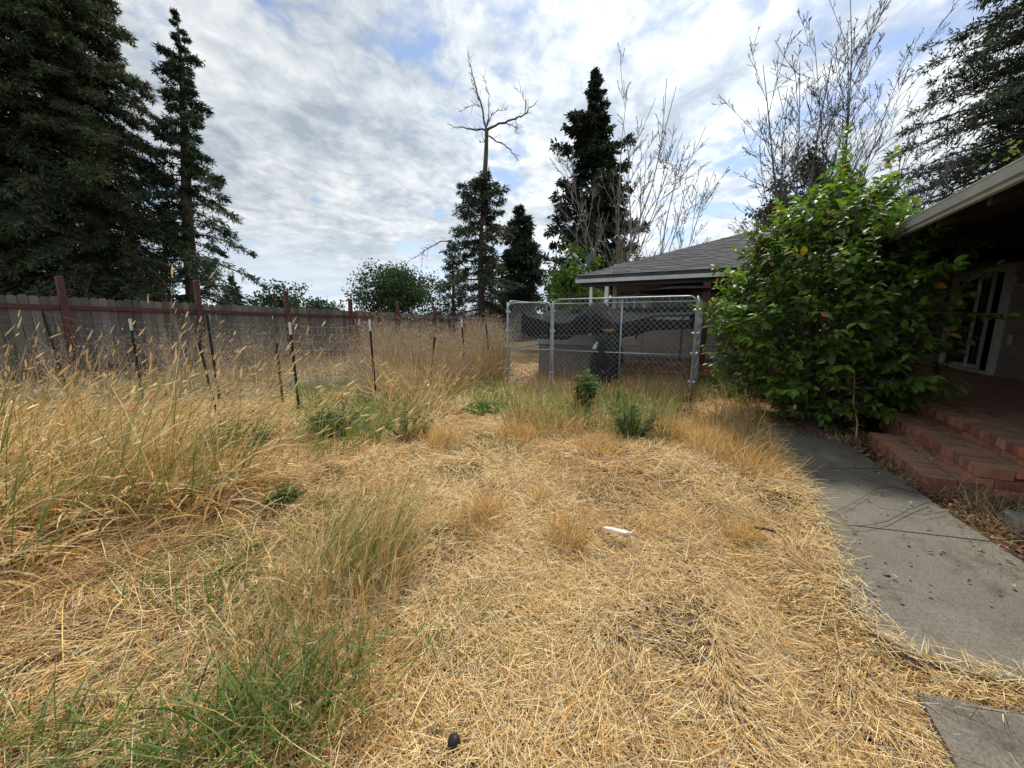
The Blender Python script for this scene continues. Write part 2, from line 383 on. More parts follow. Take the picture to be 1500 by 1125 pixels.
def build_path():
    L3 = [G(*p) for p in LEFT]; R3 = [G(*p) for p in RIGHT]
    def resample(ps, n):
        d = [0]
        for a, b in zip(ps, ps[1:]): d.append(d[-1] + (b - a).length)
        out = []
        for k in range(n):
            t = d[-1] * k / (n - 1); i = max(j for j in range(len(d)) if d[j] <= t + 1e-9); i = min(i, len(ps) - 2)
            out.append(ps[i].lerp(ps[i + 1], (t - d[i]) / max(1e-9, d[i + 1] - d[i])))
        return out
    mb = MB(); Z = .032
    def slab(A, B):
        n = len(A)
        for k in range(n):
            A[k] = A[k] + Vector((mnoise.noise(A[k] * 6) * .018, mnoise.noise(A[k] * 5 + Vector((3, 0, 0))) * .018, 0))
        b = []
        for k in range(n):
            for z in (Z, -.05): b += [Vector((*A[k].xy, z)), Vector((*B[k].xy, z))]
        f = []
        for k in range(n - 1):
            o = 4 * k; f += [(o, o + 1, o + 5, o + 4), (o, o + 4, o + 6, o + 2), (o + 1, o + 3, o + 7, o + 5)]
        f += [(0, 2, 3, 1), (4 * n - 4, 4 * n - 3, 4 * n - 1, 4 * n - 2)]
        mb.add(b, f)
    # joints run across the path at two places
    for (la, ra) in (([(1122, 618), (1136, 640), (1152, 672), (1160, 690)], [(1185, 622), (1222, 642), (1262, 668), (1292, 690)]),
                     ([(1160.5, 691), (1176, 715), (1192, 752), (1200, 770)], [(1294, 691.3), (1340, 722), (1400, 765), (1450, 799)]),
                     ([(1200.5, 771.3), (1216, 800), (1232, 850), (1258, 900), (1285, 940), (1330, 968), (1420, 995), (1540, 1022), (1800, 1080)], [(1453, 801), (1500, 832), (1600, 900), (1760, 1000), (1990, 1100)])):
        slab(resample([G(*p) for p in la], 18), resample([G(*p) for p in ra], 18))
    # the slab beyond the weedy strip, near the camera
    A = [G(*p) for p in [(1345, 1026), (1360, 1056), (1388, 1112), (1420, 1180)]]
    B = [G(*p) for p in [(1600, 1076), (1660, 1120), (1760, 1200), (1900, 1290)]]
    slab(A, B)
    o = mb.build('path', M['concrete']); setp(o, 'grey concrete garden path with cracked joints beside the straw', 'path', kind='structure')
build_path()

# ------------------------------------------------------------------ house
EAVE_S, EAVE_R = 9.7, 1.67            # outer lines of the two eaves
EZ0, EZ1 = 2.36, 2.50
WALL_S, WALL_R = 11.4, 4.5
BACK_S, JOG_R = 12.9, 2.0           # the far wall steps back behind the lemon tree
PATZ = .42
house = thing('house', 'low dark ranch house with grey shingled hip roof and pale fascia', 'house', H(WALL_S, WALL_R, 0))
def siding(name, along, fixed, a0, a1, z0, z1, sign, holes=()):
    """lapped boards; along 's' or 'r'; fixed = plane; sign = side the boards face; holes = (a0,a1,z0,z1)"""
    mb = MB(); z = z0; exp = .20
    T = (lambda a, o, zz: H(a, fixed + o, zz)) if along == 's' else (lambda a, o, zz: H(fixed + o, a, zz))
    while z < z1:
        t = min(z + exp, z1); segs = [(a0, a1)]
        for h in holes:
            if t > h[2] + .01 and z < h[3] - .01:
                segs = [q for s in segs for q in ((s[0], min(s[1], h[0])), (max(s[0], h[1]), s[1])) if q[1] - q[0] > .01]
        sh = random.uniform(.9, 1.1)
        for (p, q) in segs:
            o0, o1 = sign * .018, sign * .004
            mb.add([T(p, o0, z), T(q, o0, z), T(q, o1, t), T(p, o1, t), T(p, 0, z), T(q, 0, z), T(q, -sign * .1, z), T(p, -sign * .1, z), T(q, -sign * .1, t), T(p, -sign * .1, t)],
                   [(0, 1, 2, 3), (0, 4, 5, 1), (4, 7, 6, 5), (7, 9, 8, 6), (3, 2, 8, 9), (0, 3, 9, 7, 4), (1, 5, 6, 8, 2)], (sh, sh, sh))
        z = t
    return mb.build(name, M['siding'], house)
# glazed door on the near wing, measured on its wall plane
dn = on_r(1453, 550, WALL_R); df = on_r(1384, 536, WALL_R)
DS0, DS1 = dn[0], df[0]
if DS1 - DS0 < 1.7: DS1 = DS0 + 1.75
DZ1 = 2.32
siding('wall', 's', WALL_R, -3.0, BACK_S + .05, PATZ, 3.35, -1, holes=[(DS0, DS1, PATZ - .1, DZ1)])
wr0, wz1 = on_s(953, 432, WALL_S); wr1, wz0 = on_s(1010, 463, WALL_S)
wq0, _ = on_s(908, 430, WALL_S); wq1, _ = on_s(931, 430, WALL_S)
siding('wall', 'r', BACK_S, JOG_R + .01, WALL_R + .05, PATZ, 3.6, -1)
siding('wall', 's', JOG_R, WALL_S + .11, BACK_S - .05, PATZ, 3.3, 1)
siding('wall', 'r', WALL_S, -2.75, JOG_R, PATZ, 3.0, -1, holes=[(wr0, wr1, wz0, wz1), (wq0, wq1, wz0, wz1)])
mb = MB(); mb.hbox(WALL_S - .045, WALL_S + .06, -2.87, -2.752, PATZ + .003, 2.98); mb.build('corner_board', M['trim'], house)
mb = MB(); mb.hbox(WALL_S + .1, 17.2, -2.85, -2.75, PATZ, 2.98); mb.build('end_wall', M['siding'], house)
# windows in the far wall
for (p, q) in ((wr0, wr1), (wq0, wq1)):
    fr = MB(); s = WALL_S - .03; e = .05
    fr.hbox(s, s + .09, p, q, wz0, wz0 + e); fr.hbox(s, s + .09, p, q, wz1 - e, wz1)
    fr.hbox(s, s + .09, p, p + e, wz0 + e, wz1 - e); fr.hbox(s, s + .09, q - e, q, wz0 + e, wz1 - e)
    m_ = (p + q) / 2; fr.hbox(s + .01, s + .08, m_ - .02, m_ + .02, wz0 + e, wz1 - e)
    w = fr.build('window', M['trim'] if q == wq1 else M['siding'], house)
    gl = MB(); gl.hbox(s + .04, s + .05, p + e, q - e, wz0 + e, wz1 - e); gl.build('pane', M['pale_glass'], w)
# sliding glazed door
def door():
    s0, s1 = DS0, DS1; r = WALL_R - .10
    fr = MB(); e = .085
    fr.hbox(s0 - e, s0, r, r + .17, PATZ + .003, DZ1 + .11); fr.hbox(s1, s1 + e, r, r + .17, PATZ + .003, DZ1 + .11)
    fr.hbox(s0, s1, r, r + .17, DZ1, DZ1 + .11); fr.hbox(s0, s1, r, r + .17, PATZ + .003, PATZ + .05)
    d = fr.build('door', M['trim'], house)
    mid = (s0 + s1) / 2
    for (a, b, o, nm) in ((mid - .03, s1 - .004, .045, 'door_leaf'), (s0 + .5, mid + .09, .085, 'door_leaf')):
        lf = MB(); e2 = .06
        lf.hbox(a, a + e2, r + o, r + o + .035, PATZ + .053, DZ1 - .003); lf.hbox(b - e2, b, r + o, r + o + .035, PATZ + .053, DZ1 - .003)
        lf.hbox(a + e2, b - e2, r + o, r + o + .035, PATZ + .053, PATZ + .13); lf.hbox(a + e2, b - e2, r + o, r + o + .035, DZ1 - .07, DZ1 - .003)
        lf.build(nm, M['trim'], d)
        g = MB(); g.hbox(a + e2, b - e2, r + o + .012, r + o + .02, PATZ + .13, DZ1 - .07); g.build('pane', M['glass'], d)
    # dark room behind the opening
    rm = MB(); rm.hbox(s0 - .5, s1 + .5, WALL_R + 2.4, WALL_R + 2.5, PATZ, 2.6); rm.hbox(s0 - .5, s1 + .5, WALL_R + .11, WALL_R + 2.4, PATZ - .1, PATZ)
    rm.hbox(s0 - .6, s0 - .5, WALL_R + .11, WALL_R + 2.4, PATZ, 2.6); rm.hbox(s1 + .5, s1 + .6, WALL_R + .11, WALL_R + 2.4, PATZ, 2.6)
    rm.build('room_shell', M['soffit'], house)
    # lever lamp and outlet beside the door
    f = MB(); f.hbox(s0 - .42, s0 - .36, WALL_R - .06, WALL_R - .026, 1.0, 1.18); f.build('outlet_cover', M['trim'], house)
    f = MB(); f.tube([H(s0 - .42, WALL_R - .03, 2.02), H(s0 - .46, WALL_R - .14, 2.04), H(s0 - .62, WALL_R - .22, 2.12)], [.02, .018, .03], 8); f.build('lamp_arm', M['trim'], house)
door()
# roof: shingle courses on the slope that faces the yard, plain slabs elsewhere
RID_S, PITCHR = 13.75, .36
LE = -3.4
def roof():
    EZ1 = 2.50; mb = MB(); run = RID_S - EAVE_S; z0 = EZ1 + .02
    nC = 30; dsn = run / nC
    for i in range(nC):
        f0, f1 = i / nC, (i + 1.35) / nC; f1 = min(f1, 1.0)
        s0, s1 = EAVE_S - .04 + run * f0, EAVE_S - .04 + run * f1
        l0 = LE + f0 * 3.95; rmax = EAVE_R + .05 + f0 * run
        r = l0 - random.uniform(0, .25)
        while r < rmax:
            w = random.uniform(.2, .42); a, b = max(r, l0), min(r + w - .006, rmax + .2); r += w
            if b - a < .02: continue
            zz0 = z0 + run * f0 * PITCHR + .016 + random.uniform(0, .005); zz1 = z0 + run * f1 * PITCHR + .004
            js = random.choice((0, 0, .018)); c = random.uniform(.62, 1.3); c2 = (c, c * random.uniform(.97, 1.0), c * random.uniform(.97, 1.06))
            la = l0 if a > l0 + .01 else None
            sh = (f1 - f0) * 3.95 if a <= l0 + .01 else 0
            mb.add([H(s0 + js, a, zz0), H(s0 + js, b, zz0), H(s1, b, zz1), H(s1, a + sh * (b - a > sh), zz1), H(s0 + js, a, zz0 - .014), H(s0 + js, b, zz0 - .014)],
                   [(0, 1, 2, 3), (4, 5, 1, 0)], c2)
    # deck under the shingles, hip and back slopes
    zr = z0 + run * PITCHR; hipr = LE + 3.95
    def slab(pts, th=.07):
        up = [p + Vector((0, 0, 0)) for p in pts]; dnv = [p - Vector((0, 0, th)) for p in pts]; n = len(pts)
        mb.add(up + dnv, [tuple(range(n)), tuple(range(2 * n - 1, n - 1, -1))] + [(i, i + n, (i + 1) % n + n, (i + 1) % n) for i in range(n)], (.8, .8, .8))
    BK = 2 * RID_S - EAVE_S
    slab([H(EAVE_S - .02, LE, z0 - .004), H(EAVE_S - .02, EAVE_R, z0 - .004), H(RID_S, EAVE_R + run, zr - .004), H(RID_S, hipr, zr - .004)])
    slab([H(BK, LE, z0), H(EAVE_S, LE, z0), H(RID_S, hipr, zr)])
    slab([H(BK, 14, z0), H(BK, LE, z0), H(RID_S, hipr, zr), H(RID_S, 14, zr)])
    # near wing
    nr = EAVE_R + run
    slab([H(-4, EAVE_R - .03, z0 - .055), H(-4, nr, zr), H(RID_S, nr, zr), H(EAVE_S, EAVE_R - .03, z0 - .055)][::-1], .03)
    slab([H(-4, nr, zr), H(-4, nr + run, z0), H(RID_S, nr + run, z0), H(RID_S, nr, zr)][::-1])
    # ridge and hip caps
    for k in range(34):
        a, b = H(EAVE_S, LE, z0).lerp(H(RID_S, hipr, zr), k / 34), H(EAVE_S, LE, z0).lerp(H(RID_S, hipr, zr), (k + 1.2) / 34)
        c = random.uniform(.7, 1.2); up = Vector((0, 0, .03)); sd_ = H(.09, -.09, 0); s2 = H(-.09, .12, 0)
        mb.add([a + up, b + up * .6, b + sd_ * .6 + up * .1, a + sd_ * .6 + up * .3, b + s2 * .0, a + s2 * .0], [(0, 1, 2, 3)], (c, c, c))
    for k in range(40):
        r0 = hipr + k * .24; c = random.uniform(.7, 1.2)
        mb.add([H(RID_S - .12, r0, zr - .015), H(RID_S - .12, r0 + .27, zr - .02), H(RID_S, r0 + .27, zr + .03), H(RID_S, r0, zr + .036), H(RID_S + .12, r0, zr - .02), H(RID_S + .12, r0 + .27, zr - .02)], [(0, 1, 2, 3), (3, 2, 5, 4)], (c, c, c))
    ro = mb.build('roof', M['shingle'], house)
    # fascia boards with gutters
    fa = MB()
    fa.hbox(EAVE_S - .02, EAVE_S + .02, LE, EAVE_R - .02, EZ0, EZ1); fa.hbox(EAVE_S, 2 * RID_S - EAVE_S, LE - .02, LE + .02, EZ0, EZ1)
    fa.build('fascia', M['fascia'], house)
    fa = MB(); fa.hbox(-4, EAVE_S + .02, EAVE_R - .02, EAVE_R + .02, EZ0, EZ1 - .09); fa.build('fascia', M['fascia'], house)
    def gutter(path):
        g = MB()
        g.add(path, [(k, k + 1, k + 9, k + 8) for k in range(7)]); return g
    EZ1 = 2.45; prof = [(-.022, EZ1 - .055), (-.040, EZ1 - .055), (-.044, EZ1 - .050), (-.050, EZ1 + .022), (-.056, EZ1 + .026), (-.056, EZ1 + .036), (-.046, EZ1 + .036), (-.022, EZ1 - .045)]
    g = gutter([H(-4, EAVE_R + o, z) for o, z in prof] + [H(EAVE_S, EAVE_R + o, z) for o, z in prof]); g.build('gutter', M['fascia'], house)
    # soffit boards and rafters under both eaves
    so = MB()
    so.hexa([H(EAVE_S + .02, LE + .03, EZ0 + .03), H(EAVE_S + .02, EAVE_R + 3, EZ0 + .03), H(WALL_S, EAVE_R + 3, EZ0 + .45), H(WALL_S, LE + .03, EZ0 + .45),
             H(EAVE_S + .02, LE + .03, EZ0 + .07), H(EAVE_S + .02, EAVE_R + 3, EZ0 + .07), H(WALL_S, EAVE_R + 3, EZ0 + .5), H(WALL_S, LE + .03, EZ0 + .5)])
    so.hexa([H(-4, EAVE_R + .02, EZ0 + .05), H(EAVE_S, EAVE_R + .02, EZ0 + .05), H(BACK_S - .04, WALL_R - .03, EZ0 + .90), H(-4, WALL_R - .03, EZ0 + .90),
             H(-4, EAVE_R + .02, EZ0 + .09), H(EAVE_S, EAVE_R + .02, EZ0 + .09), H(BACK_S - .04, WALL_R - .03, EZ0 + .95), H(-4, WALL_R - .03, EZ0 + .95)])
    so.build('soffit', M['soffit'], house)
    s = 2.0
    while s < 9.4:
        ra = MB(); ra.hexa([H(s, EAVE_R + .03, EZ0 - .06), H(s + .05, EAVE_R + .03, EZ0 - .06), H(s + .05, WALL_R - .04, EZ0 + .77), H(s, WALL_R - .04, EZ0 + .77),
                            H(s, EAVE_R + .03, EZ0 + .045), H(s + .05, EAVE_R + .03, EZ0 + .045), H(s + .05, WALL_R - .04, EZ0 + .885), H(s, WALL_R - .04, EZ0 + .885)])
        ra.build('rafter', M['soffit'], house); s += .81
    # beam and posts under the far eave
    bm = MB(); bm.hbox(EAVE_S + .10, EAVE_S + .20, LE + .1, EAVE_R + 1, 2.26, 2.345); bm.build('porch_beam', M['soffit'], house)
    for px, m_, w in ((866, 'trim', .035), (889, 'trim', .045)):
        r, _ = on_s(px, 430, EAVE_S + .15); pb = MB(); pb.hbox(EAVE_S + .15 - w, EAVE_S + .15 + w, r - w, r + w, PATZ if px > 880 else .0, 2.259); pb.build('porch_post', M[m_], house)
    r, _ = on_s(1031, 480, EAVE_S + .15); pb = MB(); pb.hbox(EAVE_S + .08, EAVE_S + .22, r - .075, r + .075, PATZ, 2.259); pb.build('porch_post', M['red_wood'], house)
roof()

# ------------------------------------------------------------------ brick patio and steps
patio = thing('brick_patio', 'red brick patio with two steps down to the path', 'patio', H(5, 3, 0))
def brick_col():
    c = random.uniform(.55, 1.25); g = random.uniform(.85, 1.25); return (c * random.uniform(.92, 1.1), c * g, c * g * random.uniform(.9, 1.1))
def brick_edge_s(mb, s0, s1, r0, ztop, depth, inner, rows=1):
    """rowlock course on the edge that faces -r, a stretcher course below, then pavers behind"""
    w = .078; s = s0
    while s < s1 - .01:
        e = min(s + w - .016, s1); j = random.uniform(-.004, .004)
        mb.hbox(s, e, r0 + j, r0 + .2, ztop - .085, ztop + random.uniform(-.003, .003), brick_col(), .0012); s += w
    for q in range(rows):
        s = s0 - (.06 if q % 2 == 0 else .165)
        while s < s1 - .01:
            a, e = max(s, s0), min(s + .2, s1)
            if e - a > .02: mb.hbox(a, e, r0 + .008 + random.uniform(-.003, .003), r0 + .1, ztop - .162 - .077 * q, ztop - .094 - .077 * q, brick_col(), .001)
            s += .21
    r = r0 + .21
    k = 0
    while r < r0 + inner:
        s = s0 - (.105 if k % 2 else 0)
        while s < s1 - .01:
            a, e = max(s, s0), min(s + .2, s1)
            if e - a > .02: mb.hbox(a, e, r, min(r + .096, r0 + inner), ztop - .06, ztop + random.uniform(-.004, .002), brick_col(), .001)
            s += .209
        r += .105; k += 1
def brick_end(mb, s0, r0, r1, ztop):
    r = r0 + .203
    while r < r1:
        mb.hbox(s0 + random.uniform(-.004, .004), s0 + .1, r, min(r + .2, r1), ztop - .085, ztop + .001, brick_col(), .0012)
        mb.hbox(s0 + .008, s0 + .1, r, min(r + .2, r1), ztop - .162, ztop - .094, brick_col(), .001); r += .209
S0 = 4.38
def build_patio():
    # first step, ends in the planting bed; second step; then the floor
    for (z, r0, inner, s1, sb) in ((.14, 1.60, .36, 5.85, S0), (.28, 1.90, .38, 6.6, S0)):
        mb = MB(); brick_edge_s(mb, sb + .0, s1, r0, z, .3, inner, 1 if z < .2 else 2)
        for q in range(1 if z < .2 else 2):
            r = r0 + .105
            while r < r0 + inner - .03:
                mb.hbox(sb + .006, sb + .1, r, min(r + .2, r0 + inner), z - .162 - .077 * q, z - .094 - .077 * q, brick_col(), .001); r += .21
        st = mb.build('step', M['brick'], patio)
        mm = MB(); mm.hbox(sb + .03, s1 - .01, r0 + .05, r0 + inner + .06, -.05, z - .03); mm.build('mortar_bed', M['mortar'], st)
    mb = MB(); brick_edge_s(mb, S0 - 2.6, BACK_S - .04, 2.22, PATZ, .3, 2.26, 4)
    # far arm of the patio in front of the far wall
    s = EAVE_S + .05
    r = -2.85
    while r < 2.2:
        mb.hbox(s + random.uniform(-.004, .004), s + .2, r, r + .069, PATZ - .085, PATZ + random.uniform(-.003, .003), brick_col(), .0012); r += .078
    r = -2.85
    while r < 2.2:
        mb.hbox(s + .008, s + .1, r, min(r + .2, 2.2), PATZ - .162, PATZ - .094, brick_col(), .001)
        mb.hbox(s + .008, s + .1, r - .1 if r > -2.8 else r, min(r + .1, 2.2), PATZ - .24, PATZ - .171, brick_col(), .001); r += .21
    fl = mb.build('floor', M['brick'], patio)
    mm = MB(); mm.hbox(S0 - 2.56, 9.74, 2.275, WALL_R + .1, -.05, PATZ - .02); mm.hbox(EAVE_S + .066, WALL_S, -2.84, 2.2, -.05, PATZ - .011); mm.hbox(9.742, BACK_S, 2.215, WALL_R + .1, -.05, PATZ - .012); mm.build('mortar_bed', M['mortar'], fl)
    sl_ = MB(); sl_.hbox(EAVE_S + .255, WALL_S - .03, -2.84, 2.205, PATZ - .05, PATZ - .004, (1, 1, 1)); sl_.build('concrete_apron', M['concrete'], patio)
build_patio()

# ------------------------------------------------------------------ long wooden fence
FR = -12.5
def fence():
    p0 = H(2.8, FR, 0)
    t = thing('wooden_fence', 'weathered grey board fence with red brown rail along the yard', 'fence', p0)
    def topz(s): return 1.98 - .021 * (s + .0)
    ext = {0: .42, 1: .60, 2: .52, 3: .42, 4: .46, 5: .36}
    for k in range(-3, 14):
        s0 = 2.8 + 2.44 * k; s1 = s0 + 2.44; z1 = topz(s0)
        mb = MB(); s = s0; wdt = .142
        while s < s1 - .01:
            e = min(s + wdt - random.uniform(.003, .011), s1); zt = topz(s) + random.uniform(-.018, .018); rr = FR - .035 + random.uniform(-.002, .002)
            c = random.uniform(.55, 1.4); cc = (c, c * random.uniform(.95, 1.0), c * random.uniform(.88, 1.0)); q = .032; tl = random.uniform(-.006, .006)
            o = [(s, -.05), (e, -.05), (e + tl, zt - q), (e - q + tl, zt), (s + q + tl, zt), (s + tl, zt - q)]
            fr = [H(a, rr + .009, z) for a, z in o]; bk = [H(a, rr - .009, z) for a, z in o]
            mb.add(fr + bk, [(0, 1, 2, 3, 4, 5), (11, 10, 9, 8, 7, 6)] + [(i, i + 6, (i + 1) % 6 + 6, (i + 1) % 6) for i in range(6)], cc)
            s += wdt
        mb.build('board_panel', M['fence_wood'], t)
        for dz in (.22, 1.55):
            rl = MB()
            z = z1 - dz; zb = topz(s1) - dz
            rl.hexa([H(s0 + .06, FR - .018, z - .045), H(s1 - .06, FR - .018, zb - .045), H(s1 - .06, FR + .022, zb - .045), H(s0 + .06, FR + .022, z - .045),
                     H(s0 + .06, FR - .018, z + .045), H(s1 - .06, FR - .018, zb + .045), H(s1 - .06, FR + .022, zb + .045), H(s0 + .06, FR + .022, z + .045)])
            rl.build('rail', M['red_wood'], t)
        h = z1 + ext.get(k, random.uniform(.2, .45)); po = MB(); lean = random.uniform(-.03, .03)
        po.hexa([H(s0 - .055, FR - .015, 0), H(s0 + .055, FR - .015, 0), H(s0 + .055, FR + .095, 0), H(s0 - .055, FR + .095, 0),
                 H(s0 - .055 + lean, FR - .015, h), H(s0 + .055 + lean, FR - .015, h + .02), H(s0 + .055 + lean, FR + .095, h + .015), H(s0 - .055 + lean, FR + .095, h - .01)])
        po.build('post', M['red_wood'], t)
fence()

# ------------------------------------------------------------------ steel T posts and the sagging wire between them
def tpost_meshes():
    L_ = 1.6
    p = MB(); p.box(-.019, .019, -.004, .004, -.1, 1.27); p.box(-.004, .004, .004, .032, -.1, 1.27)
    for k in range(18): p.box(-.014, .014, -.012, -.004, .08 + .065 * k, .10 + .065 * k)
    w = MB(); w.box(-.0195, .0195, -.0045, .0045, 1.27, 1.47); w.box(-.0042, .0042, .0045, .0325, 1.27, 1.47)
    for k in range(3): w.box(-.014, .014, -.012, -.0045, 1.28 + .065 * k, 1.30 + .065 * k)
    return p, w
TP = [  # top px, base px, depth, white tip, label
    ((62, 455), (96, 590), 6.9, 0, 'black steel post leaning hard toward the red fence post, farthest out along the wire'),
    ((108, 505), (104, 580), 9.0, 0, 'short dark steel post half hidden behind the leaning black one'),
    ((190, 467), (206, 590), 6.9, 1, 'steel post with a bright cream tip rising from the tall golden grass'),
    ((185, 468), (190, 545), 10.5, 1, 'distant pale tipped steel post just behind the cream tipped one'),
    ((303, 462), (320, 600), 6.7, 0, 'taller of the two crossed black steel posts below the second red fence post'),
    ((291, 500), (322, 615), 6.0, 0, 'shorter black steel post that leans onto its taller twin'),
    ((424, 472), (439, 612), 6.1, 1, 'thick black steel post with a worn white tip beside the canary grass heads'),
    ((405, 503), (420, 600), 6.6, 0, 'greenish leaning steel post just behind the thick white tipped one'),
    ((541, 468), (553, 592), 7.0, 1, 'straight black steel post with clean white tip at the mown straw edge'),
    ((526, 468), (525, 530), 13.0, 1, 'thin faraway white tipped steel post in front of the board fence'),
    ((637, 494), (629, 575), 8.6, 0, 'bare black steel post leaning right amid the tall brown weeds'),
    ((676, 467), (681, 550), 9.6, 1, 'white tipped steel post in the weeds nearest the kennel gate but one'),
    ((712, 475), (719, 550), 9.8, 0, 'black steel post in the weeds closest to the kennel'),
]
def tposts():
    p, w = tpost_meshes(); proto = None; bases = []
    for (a, b, d, tip, lab) in TP:
        top = P(*a, d); bx = P(*b, d); 
        ax = top - bx; k = (top.z + .05) / max(.05, ax.z); base = top - ax * k; base.z = -.05
        base.y += random.uniform(-.1, .1)
        if proto is None:
            o = thing('metal_fence_post', lab, 'fence post', (0, 0, 0), 'steel posts of the wire fence'); c1 = p.build('post', M['steel_post'], o); c2 = w.build('tip', M['steel_post'], o); proto = (o, c1, c2)
            me_w = c2.data.copy(); me_w.materials.clear(); me_w.materials.append(M['white_tip'])
        else:
            o = proto[0].copy(); COL.objects.link(o); o['label'] = lab
            for c in proto[1:]:
                cc = c.copy(); COL.objects.link(cc); cc.parent = o
                if c is proto[2]: cc.data = me_w if tip else proto[2].data
        dv = (top - base); q = dv.to_track_quat('Z', 'Y'); o.location = base; o.rotation_mode = 'QUATERNION'; o.rotation_quaternion = q
        sc_ = dv.length / 1.47; o.scale = (1, 1, sc_); bases.append((base, top))
    return bases
TB = tposts()
def wire_fence():
    t = thing('wire_fence', 'rusty welded wire mesh sagging between the steel posts', 'wire fence', TB[2][0])
    left = (P(-260, 470, 6.6), ) 
    run = [(Vector((TB[0][0].x - 3.2, TB[0][0].y - .9, 0)), Vector((TB[0][0].x - 3.3, TB[0][0].y - .9, 1.35))), TB[0], TB[2], TB[4], TB[6], TB[8]]
    mb = MB()
    for (b0, t0), (b1, t1) in zip(run, run[1:]):
        L_ = (b1 - b0).length; n = max(4, int(L_ / .15)); m = 11
        def pt(u, v):
            q0 = b0.lerp(t0, v); q1 = b1.lerp(t1, v); q = q0.lerp(q1, u)
            sag = math.sin(u * PI); return q + Vector((mnoise.noise(Vector((u * 4, v * 2, b0.x))) * .03, mnoise.noise(Vector((u * 5, v * 3, b0.y))) * .07 * sag, -.09 * sag * v + mnoise.noise(Vector((u * 6, v, b0.x + 9))) * .03))
        for j in range(m):
            v = .08 + .9 * j / (m - 1)
            mb.tube([pt(k / n, v) for k in range(n + 1)], .0019, 3, cap=False)
        for k in range(n + 1):
            mb.tube([pt(k / n, .08 + .9 * j / 5) for j in range(6)], .0017, 3, cap=False)
    mb.build('wire_mesh', M['old_wire'], t)
wire_fence()

# ------------------------------------------------------------------ chain-link dog kennel
KS0, KS1, KR0, KR1, KG = 7.40, 9.50, -4.12, -.42, -3.05
KH = 1.84
kennel = thing('dog_kennel', 'galvanised chain link dog kennel standing in dry grass', 'kennel', H(KS0, (KR0 + KR1) / 2, 0))
def frame_panel(T, w, h, z0, mid, verts=(), rad=.0145, corner=.13, name='panel_frame'):
    mb = MB(); pts = []
    for (cx, cz, a0) in ((corner, z0 + corner, PI), (w - corner, z0 + corner, 1.5 * PI), (w - corner, h - corner, 0), (corner, h - corner, .5 * PI)):
        for k in range(6): a = a0 + k * PI / 10; pts.append(T(cx + corner * math.cos(a), cz + corner * math.sin(a)))
    mb.tube(pts, rad, 8, closed=True)
    mb.tube([T(rad, mid), T(w - rad, mid)], rad * .85, 8)
    for u in verts: mb.tube([T(u, z0 + rad), T(u, h - rad)], rad * .95, 8)
    fr = mb.build(name, M['galv'], kennel, smooth=True)
    # chain link: zigzag strands woven across the frame
    cl = MB(); d = .108; Wd = w - .05; Hh = h - z0 - .04; zb = z0 + .02; n = int(Wd / (d / 2))
    x = -Hh
    def clip(x0, sgn):
        # line from (x0, 0) going up with slope sgn, clipped to [0,Wd]x[0,Hh]
        out = []
        for tt in np.linspace(0, Hh, 26):
            xx = x0 + sgn * tt
            if 0 <= xx <= Wd: out.append((xx, tt))
        if len(out) >= 2:
            cl.tube([T(.025 + a + .006 * math.sin(a * 9 + b * 4), zb + b, .006 * sgn * math.sin(b * PI / d)) for a, b in out], .0018, 3, cap=False)
    x = -Hh
    while x < Wd + Hh:
        clip(x, 1); clip(x, -1); x += d
    cl.build('chain_link', M['wire'], fr)
    return fr
def TF(s0, r0, ds, dr):
    return lambda u, z, off=0.0: H(s0 + ds * u - dr * off, r0 + dr * u + ds * off, z)
frame_panel(TF(KS0, KG, 0, 1), KR1 - KG, KH, .06, .82, verts=((KR1 - KG) * .52,))
frame_panel(TF(KS0 + .01, KR0, 0, 1), KG - KR0 - .06, KH - .05, .07, .82, name='gate_frame')
frame_panel(TF(KS0 + .04, KR0, 1, 0), KS1 - KS0 - .04, KH, .06, .82)
frame_panel(TF(KS0 + .04, KR1, 1, 0), KS1 - KS0 - .04, KH, .06, .82)
frame_panel(TF(KS1, KR0, 0, 1), KR1 - KR0, KH, .06, .82, verts=(1.24, 2.47))
for r in (KR0 - .02, KG - .03, KR1 + .02):
    mb = MB(); mb.tube([H(KS0 + .02, r, 0), H(KS0 + .02, r, KH - .03)], .018, 8); mb.build('corner_post', M['galv'], kennel, smooth=True)
for r in (KR0, KG - .03, KR1):
    for z in (.35, .85, 1.2, 1.6):
        c = MB(); c.tube([H(KS0 + .02, r - .05, z), H(KS0 + .02, r + .06, z)], .026, 8); c.build('clamp', M['galv'], kennel)
